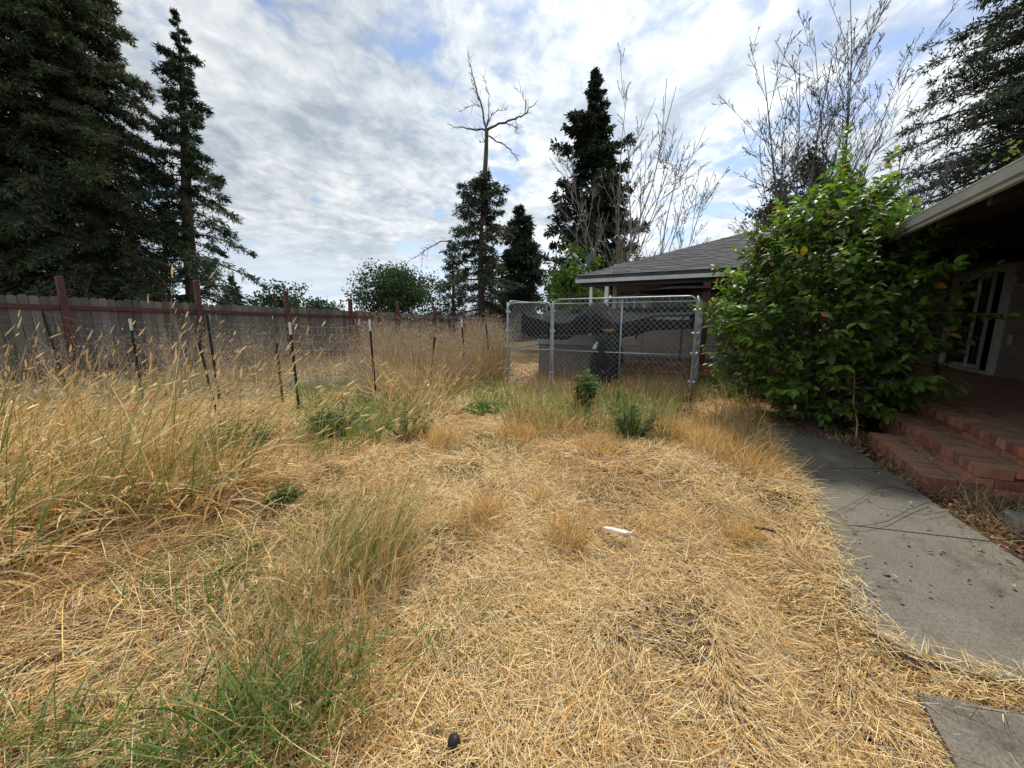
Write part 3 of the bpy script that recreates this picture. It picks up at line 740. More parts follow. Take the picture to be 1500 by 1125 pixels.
def shade():
    # black shade cloth tied to the back rail, sagging forward over a hump, with a hanging front band
    nu, nv = 40, 14; v = []
    def topfront(u):
        z = 1.60 - .30 * math.sin(min(1, u / .9) * PI) ** .7
        z += .30 * math.exp(-((u - .44) / .085) ** 2) ; return z + .10 * u * u
    for i in range(nu + 1):
        u = i / nu; r = KR0 + .22 + (KR1 - KR0 - .26) * u; zt = topfront(u)
        for j in range(nv + 1):
            w = j / nv
            if w < .36:      # hanging band
                q = w / .36; drop = .36 - .10 * u + .08 * math.exp(-((u - .05) / .12) ** 2)
                z = min(zt, 1.44 + .1 * u + .16 * math.exp(-(u / .08) ** 2)) - drop * (1 - q); z = z if q < 1 else zt; s = KS0 + .22 + .02 * math.sin(u * 11) * (1 - q)
                if q > .8: z = z + (zt - z) * 0
            else:            # roof, rising to the back rail
                q = (w - .36) / .64; z0 = min(zt, 1.44 + .1 * u + .16 * math.exp(-(u / .08) ** 2))
                hump = .26 * math.exp(-((u - .44) / .11) ** 2) * math.exp(-((q - .3) / .22) ** 2)
                z = z0 + (1.70 - z0) * q - .10 * math.sin(q * PI) * (1 - math.exp(-((u - .44) / .2) ** 2)) + hump; s = KS0 + .22 + (KS1 - KS0 - .26) * q
            z += .006 * mnoise.noise(Vector((u * 9, w * 4, 0)))
            v.append(H(s, r, z))
    f = [(i * (nv + 1) + j, (i + 1) * (nv + 1) + j, (i + 1) * (nv + 1) + j + 1, i * (nv + 1) + j + 1) for i in range(nu) for j in range(nv)]
    mb = MB(); mb.add(v, f); o = mb.build('shade_cloth', M['shade_cloth'], smooth=True)
    o.modifiers.new('thickness', 'SOLIDIFY').thickness = .004
    setp(o, 'black shade cloth sagging across the inside of the kennel', 'shade cloth')
shade()

# a grey lidded storage box inside the kennel
def storage_box():
    s0 = 8.75; r0, _ = on_s(787, 500, s0); r1, _ = on_s(872, 500, s0)
    t = thing('storage_box', 'grey lidded storage box in the back of the kennel', 'storage box', H(s0 + .35, (r0 + r1) / 2, 0))
    b = MB(); b.hbox(s0 + .03, s0 + .62, r0 + .03, r1 - .03, 0, .84, bevel=.02)
    b.build('body', M['box_side'], t)
    l = MB(); l.hbox(s0, s0 + .66, r0, r1, .845, 1.05, bevel=.04); l.build('lid', M['pale_box'], t)
storage_box()
# covered barbecue in front of the box and the yellow bowl on it
def covered_grill():
    c = P(888, 540, 7.75); c.z = 0
    t = thing('covered_grill', 'kettle grill under a crumpled black cover', 'grill', c)
    prof = [(.10, .12), (.16, .2), (.24, .3), (.27, .45), (.285, .65), (.29, .85), (.27, 1.0), (.22, 1.12), (.14, 1.17), (.0, 1.18)]
    n = 40; v = []
    for (r, z) in prof:
        for k in range(n):
            a = 2 * PI * k / n; w = 1 + .16 * math.sin(a * 7 + z * 3) * (1.15 - z) + .34 * mnoise.noise(Vector((math.cos(a) * 2, math.sin(a) * 2, z * 4)))
            v.append((c.x + r * w * math.cos(a), c.y + r * w * math.sin(a), z + .02 * math.sin(a * 5)))
    f = [(i * n + k, i * n + (k + 1) % n, (i + 1) * n + (k + 1) % n, (i + 1) * n + k) for i in range(len(prof) - 1) for k in range(n)]
    mb = MB(); mb.add(v, f); mb.build('cover', M['cover'], t, smooth=True)
    for k in range(3):
        a = k * 2.1 + .4; l = MB(); l.tube([c + Vector((.09 * math.cos(a), .09 * math.sin(a), .45)), c + Vector((.2 * math.cos(a), .2 * math.sin(a), 0))], .013, 6); l.build('leg', M['satin_black'], t)
    sp = MB(); sp.tube([c + Vector((-.22, -.1, 1.0)), c + Vector((-.27, -.14, .9)), c + Vector((-.3, -.16, .86))], [.035, .045, .05], 10); sp.build('vent_pipe', M['galv'], t)
    b = thing('bowl', 'shallow yellow bowl sitting on the covered grill', 'bowl', c + Vector((.02, -.05, 1.19)))
    q = MB(); q.lathe(c + Vector((.02, -.05, 1.19)), [(.0, 0), (.055, 0), (.09, .03), (.145, .062), (.15, .066), (.14, .066), (.085, .036), (.0, .012)], 24); q.build('dish', M['yellow'], b, smooth=True)
    e = MB(); e.lathe(c + Vector((.07, -.05, 1.215)), [(.06, .0), (.05, .03), (.03, .045), (0, .05)], 12); e.build('contents', M['trim'], b, smooth=True)
covered_grill()

# ------------------------------------------------------------------ umbrella, hanging cloth, satellite dish
def umbrella():
    s = 10.55; r0, z = on_s(935, 429, s); r1, _ = on_s(1078, 431, s); rc = (r0 + r1) / 2; R = (r1 - r0) / 2
    t = thing('patio_umbrella', 'open dark patio umbrella under the far eave', 'umbrella', H(s, rc, PATZ))
    mb = MB(); n = 8; c = H(s, rc, 0); v = []; f = []
    for i in range(9):
        q = i / 8
        for k in range(n * 4):
            a = 2 * PI * k / (n * 4); sc = 1 - .06 * q * (1 - abs(math.cos(a * n / 2))) 
            v.append(c + Vector((R * q * sc * math.cos(a), R * q * sc * math.sin(a), z + .17 * (1 - q ** 1.6) + .015 * mnoise.noise(Vector((math.cos(a) * 3, math.sin(a) * 3, q * 3))))))
    m = n * 4
    f = [(i * m + k, i * m + (k + 1) % m, (i + 1) * m + (k + 1) % m, (i + 1) * m + k) for i in range(8) for k in range(m)]
    mb.add(v, f); mb.build('canopy', M['rattan'], t)
    po = MB(); po.tube([c + Vector((0, 0, PATZ)), c + Vector((0, 0, z + .16))], .022, 8); po.build('pole', M['satin_black'], t)
umbrella()
def windsock():
    s = EAVE_S + .3; r, z1 = on_s(936, 418, s); _, z0 = on_s(936, 497, s)
    t = thing('wind_sock', 'faded dark blue wind sock hanging from the far eave', 'wind sock', H(s, r, z0))
    mb = MB(); c = H(s, r, 0); v = []; n = 10
    pr = [(.05, 2.08), (.055, 1.98), (.05, 1.75), (.045, 1.5), (.055, 1.2), (.03, z0 + .05), (.01, z0)]
    mb.lathe(c, pr, n); mb.build('sock', M['blue_cloth'], t)
    l = MB(); l.tube([c + Vector((0, 0, 2.08)), c + Vector((0, 0, 2.38))], .006, 5); l.build('cord', M['satin_black'], t)
windsock()
def sat_dish():
    d = 10.7; base = P(857, 404, d)
    t = thing('satellite_dish', 'dark satellite dish seen edge on at the roof corner', 'satellite dish', base)
    m = MB(); top = P(858, 388, d); m.tube([P(860, 408, d, .35), P(857, 398, d, .1), top], .022, 8); m.build('mast', M['galv'], t)
    ctr = P(866, 383, d); ax = Vector((.93, .15, .12)).normalized(); up = (P(872, 368, d) - P(861, 398, d)).normalized(); ax = (ax - up * ax.dot(up)).normalized(); side = ax.cross(up)
    v, f = [], []; nr, n = 5, 24
    for i in range(nr + 1):
        q = i / nr
        for k in range(n):
            a = 2 * PI * k / n; v.append(ctr + up * (.33 * q * math.sin(a)) + side * (.29 * q * math.cos(a)) - ax * (.075 * q * q))
    f = [(i * n + k, i * n + (k + 1) % n, (i + 1) * n + (k + 1) % n, (i + 1) * n + k) for i in range(nr) for k in range(n)]
    b = MB(); b.add(v, f); o = b.build('reflector', M['dish'], t, smooth=True); o.modifiers.new('thickness', 'SOLIDIFY').thickness = .012
    a = MB(); a.tube([P(859, 391, d), P(850, 385, d, -.05), P(843, 377, d, -.1)], .014, 6); a.build('arm', M['galv'], t)
    h = MB(); h.tube([P(845, 379, d, -.1), P(838, 373, d, -.12)], [.04, .05], 10); h.build('receiver', M['galv'], t)
sat_dish()

# ------------------------------------------------------------------ leaf clouds
def unit(a): return a / np.maximum(1e-9, np.linalg.norm(a, axis=-1, keepdims=True))
def leaf_tris(pos, d, L, W, cols):
    """thin pointed leaves: a kite of two triangles"""
    n = len(pos); d = unit(d); rnd = unit(RNG.normal(size=(n, 3))); s = unit(np.cross(d, rnd))
    L = np.broadcast_to(L, (n,))[:, None]; W = np.broadcast_to(W, (n,))[:, None]
    v = np.stack([pos, pos + d * L * .45 + s * W * .5, pos + d * L, pos + d * L * .45 - s * W * .5], 1).reshape(-1, 3)
    i = np.arange(n) * 4; f = np.stack([i, i + 1, i + 2, i + 3], -1)
    return v, f, np.repeat(cols, 4, 0)
def shade_cols(n, base, var=.35, alt=None, altp=0.0):
    c = np.array(base)[None] * (1 + RNG.uniform(-var, var, (n, 1))) * (1 + RNG.uniform(-.12, .12, (n, 3)))
    if alt is not None:
        k = RNG.random(n) < altp; c[k] = np.array(alt)[None] * (1 + RNG.uniform(-.3, .3, (k.sum(), 1)))
    return np.clip(c, 0, 1)
def polyline(p, d, L, n, wob, trop, r):
    """a wandering twig"""
    pts = [p.copy()]; d = d.normalized(); st = L / n
    for k in range(n):
        d = (d + Vector((r.gauss(0, wob), r.gauss(0, wob), r.gauss(0, wob) + trop))).normalized(); pts.append(pts[-1] + d * st)
    return pts, d

def conifer(name, label, base, height, prof, nb, droop, leafL, leafW, col, alt, altp, seed, m=26, k=9, start=.06, lean=(0, 0), trunk_r=.3, spread=.30, cat='tree', group=None, limb=True, gap=0.0, up_tip=.0, side=None, ragged=.35, uptop=.5):
    """trunk with whorled drooping limbs; sprays of thin leaves along side twigs"""
    rr = np.random.default_rng(seed); r = random.Random(seed)
    t = thing(name, label, cat, base, group)
    top = base + Vector((lean[0], lean[1], height))
    tr = MB(); n = 14
    axis = lambda h: base.lerp(top, h) + Vector((.12 * math.sin(h * 5 + seed), .12 * math.cos(h * 4 + seed), 0)) * min(1, height / 15)
    tr.tube([axis(i / n) for i in range(n + 1)], [trunk_r * (1 - i / n) ** .8 * (1.25 if i == 0 else 1) + .012 for i in range(n + 1)], 9, cap=False)
    hs = np.sort(start + (1 - start) * (np.arange(nb) + rr.random(nb)) / nb * .985)
    az = rr.random(nb) * 2 * PI if True else None; az = (np.arange(nb) * 2.399 + rr.normal(0, .4, nb))
    R = np.array([prof(h) for h in hs]) * (1 - ragged + 2 * ragged * rr.random(nb))
    if side is not None:
        R = R * np.array([side(a, h) for a, h in zip(az, hs)])
    keep = rr.random(nb) > gap; hs, az, R = hs[keep], az[keep], R[keep]; nb = len(hs)
    A = np.array([axis(h) for h in hs]); out = np.stack([np.cos(az), np.sin(az), np.zeros(nb)], -1)
    up0 = np.interp(hs, [0, .5, .85, 1], [-.05, .1, .4, uptop])
    q = rr.random((nb, m)) ** .75 * .92 + .08
    if True:
        bp = A[:, None] + out[:, None] * (R[:, None] * q)[..., None]
        z = (up0[:, None] * q - (droop * np.interp(hs, [0, .6, 1], [1.15, .85, .25]))[:, None] * q ** 2 + up_tip * q ** 4) * R[:, None]
        bp[..., 2] += z
    if limb:
        for i in range(nb):
            if R[i] < .25: continue
            pts = [Vector(A[i] + out[i] * R[i] * s + np.array([0, 0, (up0[i] * s - droop * np.interp(hs[i], [0, .6, 1], [1.15, .85, .25]) * s * s + up_tip * s ** 4) * R[i]])) for s in (0, .35, .7, 1)]
            w = min(.08, .012 + .018 * R[i]) * min(1, trunk_r / .18); tr.tube(pts, [w, w * .7, w * .4, .006], 4, cap=False)
    lat = np.stack([-np.sin(az), np.cos(az), np.zeros(nb)], -1)
    sg = np.where(rr.random((nb, m)) < .5, -1.0, 1.0)
    tl = R[:, None] * spread * (1.15 - q) + .12 * R[:, None] * 0 + leafL * .8
    td = lat[:, None] * sg[..., None] * .8 + out[:, None] * .55 + rr.normal(0, .22, (nb, m, 3)); td[..., 2] -= .25 * droop
    td = unit(td)
    tl = tl * np.clip(R / .9, .3, 1)[:, None]
    uu = rr.random((nb, m, k)); pos = bp[:, :, None] + td[:, :, None] * (tl[..., None] * uu)[..., None]
    pos[..., 2] -= (uu ** 2) * (tl * .25)[..., None]
    pos = pos + rr.normal(0, leafL * .16, pos.shape)
    ld = td[:, :, None] * .7 + rr.normal(0, .5, pos.shape); ld[..., 2] -= .25
    pos = pos.reshape(-1, 3); ld = ld.reshape(-1, 3); N_ = len(pos)
    c = np.array(col)[None] * (1 + rr.uniform(-.3, .3, (N_, 1)))
    tint = (1 + rr.uniform(-.35, .35, (nb, m, 1, 1))) * (1 + rr.uniform(-.4, .5, (nb, 1, 1, 1))) * np.ones((nb, m, k, 3)); c = c * tint.reshape(-1, 3)
    if altp:
        pk = np.repeat((rr.random((nb, m)) < altp), k, axis=1).reshape(-1); c[pk] = np.array(alt)[None] * (1 + rr.uniform(-.3, .3, (pk.sum(), 1)))
    lsc = np.repeat(np.clip(R / .9, .4, 1), m * k)
    v, f, cc = leaf_tris(pos, ld, leafL * lsc * rr.uniform(.6, 1.3, N_), leafW * np.sqrt(lsc) * rr.uniform(.7, 1.3, N_), c)
    tr.build('trunk', M['bark'], t)
    np_mesh('crown', v, [f], M['conifer'], t, cc)
    return t
def tree_at(px, d): p = P(px, 467, d); p.z = -.05; return p
def zat(py, d): q = ray(750, py); return CAMH + q[2] / q[1] * P(750, 467, d).y
def PV(px, py, d, dy=0.0):
    """a point of an upright tree standing d away"""
    q = ray(px, py); t = (P(750, 467, d).y + dy) / q[1]; return Vector((q[0] * t, q[1] * t, CAMH + q[2] * t))

def broadleaf(name, label, base, height, rad, nclus, per, leaf, col, seed, trunk_r=.2, zc=.62, cat='tree', group=None, alt=None, altp=0.0, flat=.75, low=.25):
    rr = np.random.default_rng(seed); r = random.Random(seed)
    t = thing(name, label, cat, base, group); ctr = base + Vector((0, 0, height * zc)); hz = height * (1 - zc)
    pts = []
    while len(pts) < nclus:
        q = rr.normal(size=3); q /= np.linalg.norm(q); q *= rr.random() ** .45
        q2 = q.copy(); bump = 1 + .25 * mnoise.noise(Vector(q * 2.2 + seed)); q2 *= bump
        if q2[2] < -1.2 + low: continue
        pts.append(np.array([q2[0] * rad, q2[1] * rad, q2[2] * (hz if q2[2] > 0 else height * (zc - .12))]))
    pts = np.array(pts) + np.array(ctr)
    tr = MB(); tr.tube([base, base + Vector((.05, 0, height * .22)), base + Vector((0, .05, height * .45)), ctr], [trunk_r * 1.2, trunk_r, trunk_r * .8, trunk_r * .4], 8, cap=False)
    for p in pts[::3]:
        s = base.lerp(ctr, r.uniform(.45, .95)); e = Vector(p); mid = s.lerp(e, .5) + Vector((0, 0, .1 * rad))
        tr.tube([s, mid, e], [trunk_r * .32, trunk_r * .2, .01], 5, cap=False)
    tr.build('trunk', M['grey_bark'], t)
    cr = rad * 2.1 / nclus ** (1 / 2.2)
    pos = (pts[:, None] + rr.normal(0, cr * .5, (nclus, per, 3)) * np.array([1, 1, flat])).reshape(-1, 3); n = len(pos)
    ld = rr.normal(size=(n, 3)); ld[:, 2] -= .3
    c = np.array(col)[None] * (1 + rr.uniform(-.35, .35, (n, 1))); c *= np.repeat(1 + rr.uniform(-.3, .3, (nclus, 1)), per, 0)
    if alt is not None:
        k = rr.random(n) < altp; c[k] = np.array(alt)
    v, f, cc = leaf_tris(pos, ld, leaf * rr.uniform(.7, 1.3, n), leaf * .55 * rr.uniform(.7, 1.3, n), c)
    np_mesh('crown', v, [f], M['broadleaf'], t, cc)
    return t

def bare_tree(name, label, base, stems, seed, mat='grey_bark', cat='tree', group=None, child=.62, depth=3, wob=.09, trop=.05, dens=5, ang=.55, rmin=.006):
    """stems: (direction, length, radius); forked leafless limbs"""
    r = random.Random(seed); t = thing(name, label, cat, base, group); trunk = MB(); crown = MB()
    def grow(p, d, L, rad, lev, mb):
        rad *= .8 if lev == 0 else 1; n = max(4, int(6 - lev)); pts, de = polyline(p, d, L, n, wob, trop, r)
        rads = [max(rmin, rad * (1 - .88 * i / n)) for i in range(n + 1)]
        mb.tube(pts, rads, 6 if lev == 0 else (4 if lev == 1 else 3), cap=False)
        if lev >= depth: return
        m = int(dens * (1.6, .8, .6)[lev] + r.random()) 
        for k in range(m):
            u = r.uniform(.22 if lev == 0 else .12, .97); i = min(n - 1, int(u * n)); q = pts[i].lerp(pts[i + 1], u * n - i); dd = (pts[i + 1] - pts[i]).normalized()
            side = Vector((r.gauss(0, 1), r.gauss(0, 1), r.gauss(0, .5))); side = (side - dd * side.dot(dd)).normalized()
            nd = (dd + side * math.tan(r.uniform(.5, 1.25) * ang)).normalized()
            grow(q, nd, L * child * r.uniform(.5, 1.0) * (1.1 - .55 * u), max(rmin, rads[i] * .55), lev + 1, crown)
    for d, L, rad in stems: grow(base, Vector(d), L, rad, 0, trunk)
    trunk.build('trunk', M[mat], t); crown.build('crown', M[mat], t)
    return t

def stemdir(base, px, py, d):
    v = PV(px, py, d) - base; return v.normalized(), v.length

# ------------------------------------------------------------------ trees
RED = (.040, .055, .028); REDB = (.09, .066, .036)
def trees():
    b = tree_at(30, 19)
    conifer('redwood_tree', 'huge dark redwood filling the upper left, its top out of frame', b, 25, lambda h: 4.6 * (1 - h) ** .75 + .2, 330, .42, .25, .05, RED, REDB, .10, 1, m=40, k=18, trunk_r=.55, spread=.28, group='redwoods beyond the board fence')
    b = tree_at(166, 20.5)
    conifer('redwood_tree', 'broad dark redwood with brownish sprays behind the first red fence post', b, 22, lambda h: 4.5 * (1 - h) ** .75 + .15, 320, .45, .25, .05, RED, REDB, .16, 2, m=40, k=18, trunk_r=.5, spread=.28, group='redwoods beyond the board fence')
    b = tree_at(288, 22)
    conifer('redwood_tree', 'tall open redwood with layered boughs and visible trunk against the sky', b, zat(8, 22), lambda h: (3.5 * (1 - h) ** .95 + .05) * (.8 if h < .12 else 1), 92, .42, .26, .055, (.030, .050, .028), REDB, .05, 3, m=30, k=16, trunk_r=.38, spread=.26, start=.13, lean=(.9, 0), ragged=.6, group='redwoods beyond the board fence', gap=.05)
    b = tree_at(345, 45); conifer('conifer_tree', 'small pointed conifer far beyond the board fence', b, zat(403, 45), lambda h: 1.6 * (1 - h) + .1, 60, .25, .4, .12, (.035, .055, .035), None, 0, 4, m=12, k=8, trunk_r=.15, start=.2, spread=.3)
    FT = 'trees far beyond the board fence'
    b = tree_at(422, 44); broadleaf('oak_tree', 'rounded oak crown just behind the third red fence post', b, zat(416, 44), 2.5, 26, 90, .38, (.034, .055, .030), 5, group=FT)
    b = tree_at(372, 70); broadleaf('oak_tree', 'lowest distant green crown peeping over the fence by the small conifer', b, zat(444, 70), 2.2, 14, 70, .5, (.06, .08, .045), 15, group=FT)
    b = tree_at(468, 55); broadleaf('oak_tree', 'small dark crown between the third and fourth red fence posts', b, zat(437, 55), 1.9, 16, 80, .42, (.038, .058, .036), 6, group=FT)
    b = tree_at(496, 60); broadleaf('oak_tree', 'pale green far crown beside the fourth red fence post', b, zat(446, 60), 1.7, 12, 80, .45, (.09, .12, .05), 7, group=FT)
    b = tree_at(579, 38); broadleaf('oak_tree', 'largest round dark green oak standing beyond the fence', b, zat(388, 38), 3.75, 70, 200, .27, (.040, .066, .030), 8, trunk_r=.3, group=FT)
    b = tree_at(640, 60); broadleaf('oak_tree', 'hazy grey green crown right of the big oak', b, zat(449, 60), 2.0, 16, 80, .45, (.07, .085, .07), 17, group=FT)
    # lopped redwood with a dead top
    d = 26.0; b = tree_at(707, d)
    t = conifer('redwood_tree', 'redwood with ragged lower boughs and a bare antler like dead top', b, zat(262, d), lambda h: (2.9 - 1.7 * h) if h < .8 else 1.7 * (1 - h) / .2 + .5, 100, .28, .28, .06, (.032, .045, .028), REDB, .12, 9, m=24, k=12, trunk_r=.30, spread=.26, start=.10, ragged=.55, gap=.12)
    mb = MB()
    mb.tube([PV(708, 330, d), PV(710, 260, d), PV(712, 225, d), PV(713, 189, d)], [.17, .15, .135, .11], 8)
    for pts, r0 in ((((713, 191), (690, 189), (672, 186), (655, 182)), .075), (((713, 190), (708, 168), (700, 140), (694, 115), (687, 92), (685, 76)), .09), (((702, 147), (696, 134), (691, 120), (690, 110)), .035),
                    (((713, 186), (716, 165), (717, 140), (712, 122), (707, 111)), .04), (((714, 184), (720, 169), (729, 162), (744, 160)), .05), (((714, 190), (730, 181), (755, 174), (769, 167), (780, 156), (787, 147)), .085),
                    (((769, 167), (770, 150), (763, 135), (753, 129)), .03), (((738, 179), (750, 183), (756, 188), (757, 197)), .04), (((716, 199), (733, 209), (748, 219), (755, 230), (760, 241)), .06),
                    (((706, 155), (695, 154), (684, 158), (672, 164)), .03), (((713, 208), (708, 208), (702, 209)), .03), (((661, 352), (640, 357), (622, 367), (608, 377), (595, 388)), .05), (((622, 366), (619, 374), (617, 392)), .02), (((755, 174), (757, 182), (756, 192)), .03)):
        n = len(pts); dy = random.uniform(-1.2, 1.2); P0 = [PV(*p, d, dy * i / n) for i, p in enumerate(pts)]; P1 = []
        for p, q in zip(P0, P0[1:]):
            for u in (0, .33, .66): P1.append(p.lerp(q, u) + Vector((random.gauss(0, .05), random.gauss(0, .05), random.gauss(0, .05))) * (u > 0) * min(1, (q - p).length))
        P1.append(P0[-1]); m_ = len(P1) - 1
        mb.tube(P1, [max(.012, r0 * .85 * (1 - .88 * i / m_) * random.uniform(.85, 1.15)) for i in range(m_ + 1)], 6)
        for k in range(int(m_ * 1.3)):
            i = random.randrange(1, m_); dd = (P1[i + 1] - P1[i - 1]).normalized(); sd_ = Vector((random.gauss(0, 1), random.gauss(0, .6), random.gauss(.3, 1))).normalized(); e = (dd + sd_ * .9).normalized(); l = random.uniform(.15, .75) * (1.1 - .5 * i / m_); q = P1[i] + e * l * .5 + Vector((0, 0, .03))
            mb.tube([P1[i], q, P1[i] + e * l + Vector((random.gauss(0, .08), 0, random.gauss(.05, .08)))], [.014, .010, .005], 4)
    mb.build('dead_top', M['bark'], t)
    d = 30; b = tree_at(760, d); conifer('conifer_tree', 'dense narrow conifer between the dead topped redwood and the kennel', b, zat(298, d), lambda h: 2.5 * (1 - h) ** .8 + .08, 130, .22, .36, .09, (.024, .040, .022), None, 0, 10, m=20, k=10, trunk_r=.25, start=.05, spread=.28)
    d = 31; b = tree_at(664, d); conifer('conifer_tree', 'thin sparse conifer at the left of the dead topped redwood', b, zat(352, d), lambda h: 1.3 * (1 - h) ** .6 + .15, 55, .2, .36, .08, (.035, .055, .035), None, 0, 11, m=12, k=8, trunk_r=.16, start=.08, spread=.3, ragged=.5)
    # dark cypress behind the roof corner
    d = 20; b = tree_at(862, d)
    conifer('cypress_tree', 'tall dark cypress with a slender spire above the roof corner', b, zat(98, d), lambda h: np.interp(h, [0, .15, .35, .55, .70, .80, .86, 1], [1.6, 1.75, 1.85, 1.6, 1.25, .85, .45, .06]), 210, .10, .24, .10, (.028, .042, .024), (.06, .06, .035), .05, 12, m=26, k=11, trunk_r=.3, spread=.30, start=.08, gap=.10, ragged=.55, up_tip=.1)
    # bright green young tree
    d = 14.5; b = tree_at(842, d); broadleaf('young_tree', 'bright yellow green leafy tree beside the roof corner', b, zat(368, d), 1.15, 60, 150, .13, (.10, .165, .030), 13, trunk_r=.08, zc=.55)
    d = 17; b = tree_at(918, d); broadleaf('young_tree', 'small patch of sunlit leaves showing over the roof edge', b, zat(368, d), .95, 24, 90, .15, (.09, .14, .035), 14, trunk_r=.06, zc=.7)
    d = 21; b = tree_at(1152, d); broadleaf('leafy_tree', 'dark brown green leafy tree half screened by bare branches', b, zat(226, d), 2.05, 75, 130, .24, (.030, .038, .022), 18, trunk_r=.2, zc=.66, alt=(.07, .05, .04), altp=.15)
    # right redwood
    b = tree_at(1535, 16.5)
    conifer('redwood_tree', 'large redwood rising above the near eave', b, 22, lambda h: 6.3 * (1 - h) ** .6 + .2, 600, .26, .24, .05, (.034, .050, .032), REDB, .06, 19, m=34, k=16, trunk_r=.5, spread=.26, ragged=.5, gap=0)
    d = 10; b = tree_at(1490, d); b = b + Vector((.4, 0, 0)); broadleaf('leafy_tree', 'pale yellow green foliage peeking over the near gutter', b, zat(165, d), 1.35, 30, 60, .16, (.16, .19, .05), 20, trunk_r=.1, zc=.75)
    # leafless trees behind the roof
    BG = 'leafless trees behind the roof'
    d = 16.5; b = tree_at(1170, d); st = []
    for px, py, r_ in ((1110, 105, .09), (1085, 190, .075), (1150, 110, .08), (1172, 120, .06), (1130, 210, .05), (1095, 260, .05)):
        dr, L = stemdir(b, px, py, d + random.uniform(-1.5, 1.5)); st.append((dr, L * 1.04, r_))
    bare_tree('bare_tree', 'spreading many stemmed leafless tree in front of the dark leafy one', b, st, 21, 'grey_bark', child=.44, dens=7, ang=.8, trop=.07, wob=.055, group=BG, rmin=.009)
    d = 17.5; b = tree_at(1212, d); st = []
    for px, py, r_ in ((1238, 20, .085), (1262, 60, .075), (1215, 60, .07), (1285, 90, .05), (1200, 110, .05), (1245, 150, .05)):
        dr, L = stemdir(b, px, py, d + random.uniform(-1.5, 1.5)); st.append((dr, L * 1.04, r_))
    bare_tree('bare_tree', 'tallest upright leafless tree reaching toward the top of the sky', b, st, 22, 'grey_bark', child=.38, dens=8, ang=.68, trop=.09, wob=.05, group=BG, rmin=.009)
    d = 17; b = tree_at(1225, d); b = b; st = []
    for px, py, r_ in ((1375, 160, .08), (1340, 135, .05), (1400, 190, .05), (1300, 190, .05)):
        dr, L = stemdir(b, px, py, d + random.uniform(-1, 1)); dr = (dr + Vector((0, 0, .12))).normalized(); st.append((dr, L * .95, r_))
    bare_tree('bare_tree', 'leafless tree whose long limbs lean right toward the redwood', b, st, 23, 'grey_bark', child=.30, dens=8, ang=.5, trop=-.012, wob=.06, group=BG, rmin=.009)
    d = 15.5; b = tree_at(898, d); st = []
    for px, py, r_ in ((922, 165, .07), (935, 175, .06), (950, 215, .05), (905, 230, .05), (880, 240, .045), (862, 270, .035)):
        dr, L = stemdir(b, px, py, d + random.uniform(-1, 1)); st.append((dr, L * 1.1, r_))
    bare_tree('bare_tree', 'pale leafless tree with thin stems across the dark cypress', b, st, 24, 'pale_bark', child=.38, dens=6, ang=.62, trop=.06, wob=.06, group=BG, rmin=.009)
    d = 15.5; b = tree_at(948, d); st = []
    for px, py, r_ in ((962, 225, .05), (1005, 245, .055), (1020, 290, .04), (985, 260, .04)):
        dr, L = stemdir(b, px, py, d + random.uniform(-1, 1)); st.append((dr, L * 1.1, r_))
    bare_tree('bare_tree', 'small pale leafless tree fanning right above the roof slope', b, st, 25, 'pale_bark', child=.42, dens=6, ang=.65, trop=.04, wob=.07, group=BG, rmin=.009)
trees()

# ------------------------------------------------------------------ broad folded leaves (citrus, weeds)
def folded_leaves(pos, d, L, W, cols, fold=.35, curl=.25):
    n = len(pos); d = unit(d); up = np.tile(np.array([0., 0., 1.]), (n, 1)) + RNG.normal(0, .45, (n, 3))
    s = unit(np.cross(d, up)); nn = unit(np.cross(s, d)); L = np.broadcast_to(L, (n,))[:, None]; W = np.broadcast_to(W, (n,))[:, None]
    st = [(0, .0), (.22, .72), (.5, 1.0), (.78, .68), (1.0, .0)]; V = []
    for (u, w) in st:
        c = pos + d * L * u - nn * L * curl * u * u
        if w == 0: V.append(c)
        else:
            V.append(c); V.append(c + s * W * .5 * w + nn * W * fold * w * .5); V.append(c - s * W * .5 * w + nn * W * fold * w * .5)
    v = np.stack(V, 1)   # base, (c,l,r)x3, tip => 11
    i = np.arange(n) * 11
    tri = [(0, 1, 2), (0, 3, 1), (10, 8, 7), (10, 7, 9)]; quad = [(1, 4, 5, 2), (1, 3, 6, 4), (4, 7, 8, 5), (4, 6, 9, 7)]
    ft = np.concatenate([np.stack([i + a for a in q], -1) for q in tri]); fq = np.concatenate([np.stack([i + a for a in q], -1) for q in quad])
    return v.reshape(-1, 3), [ft, fq], np.repeat(cols, 11, 0)

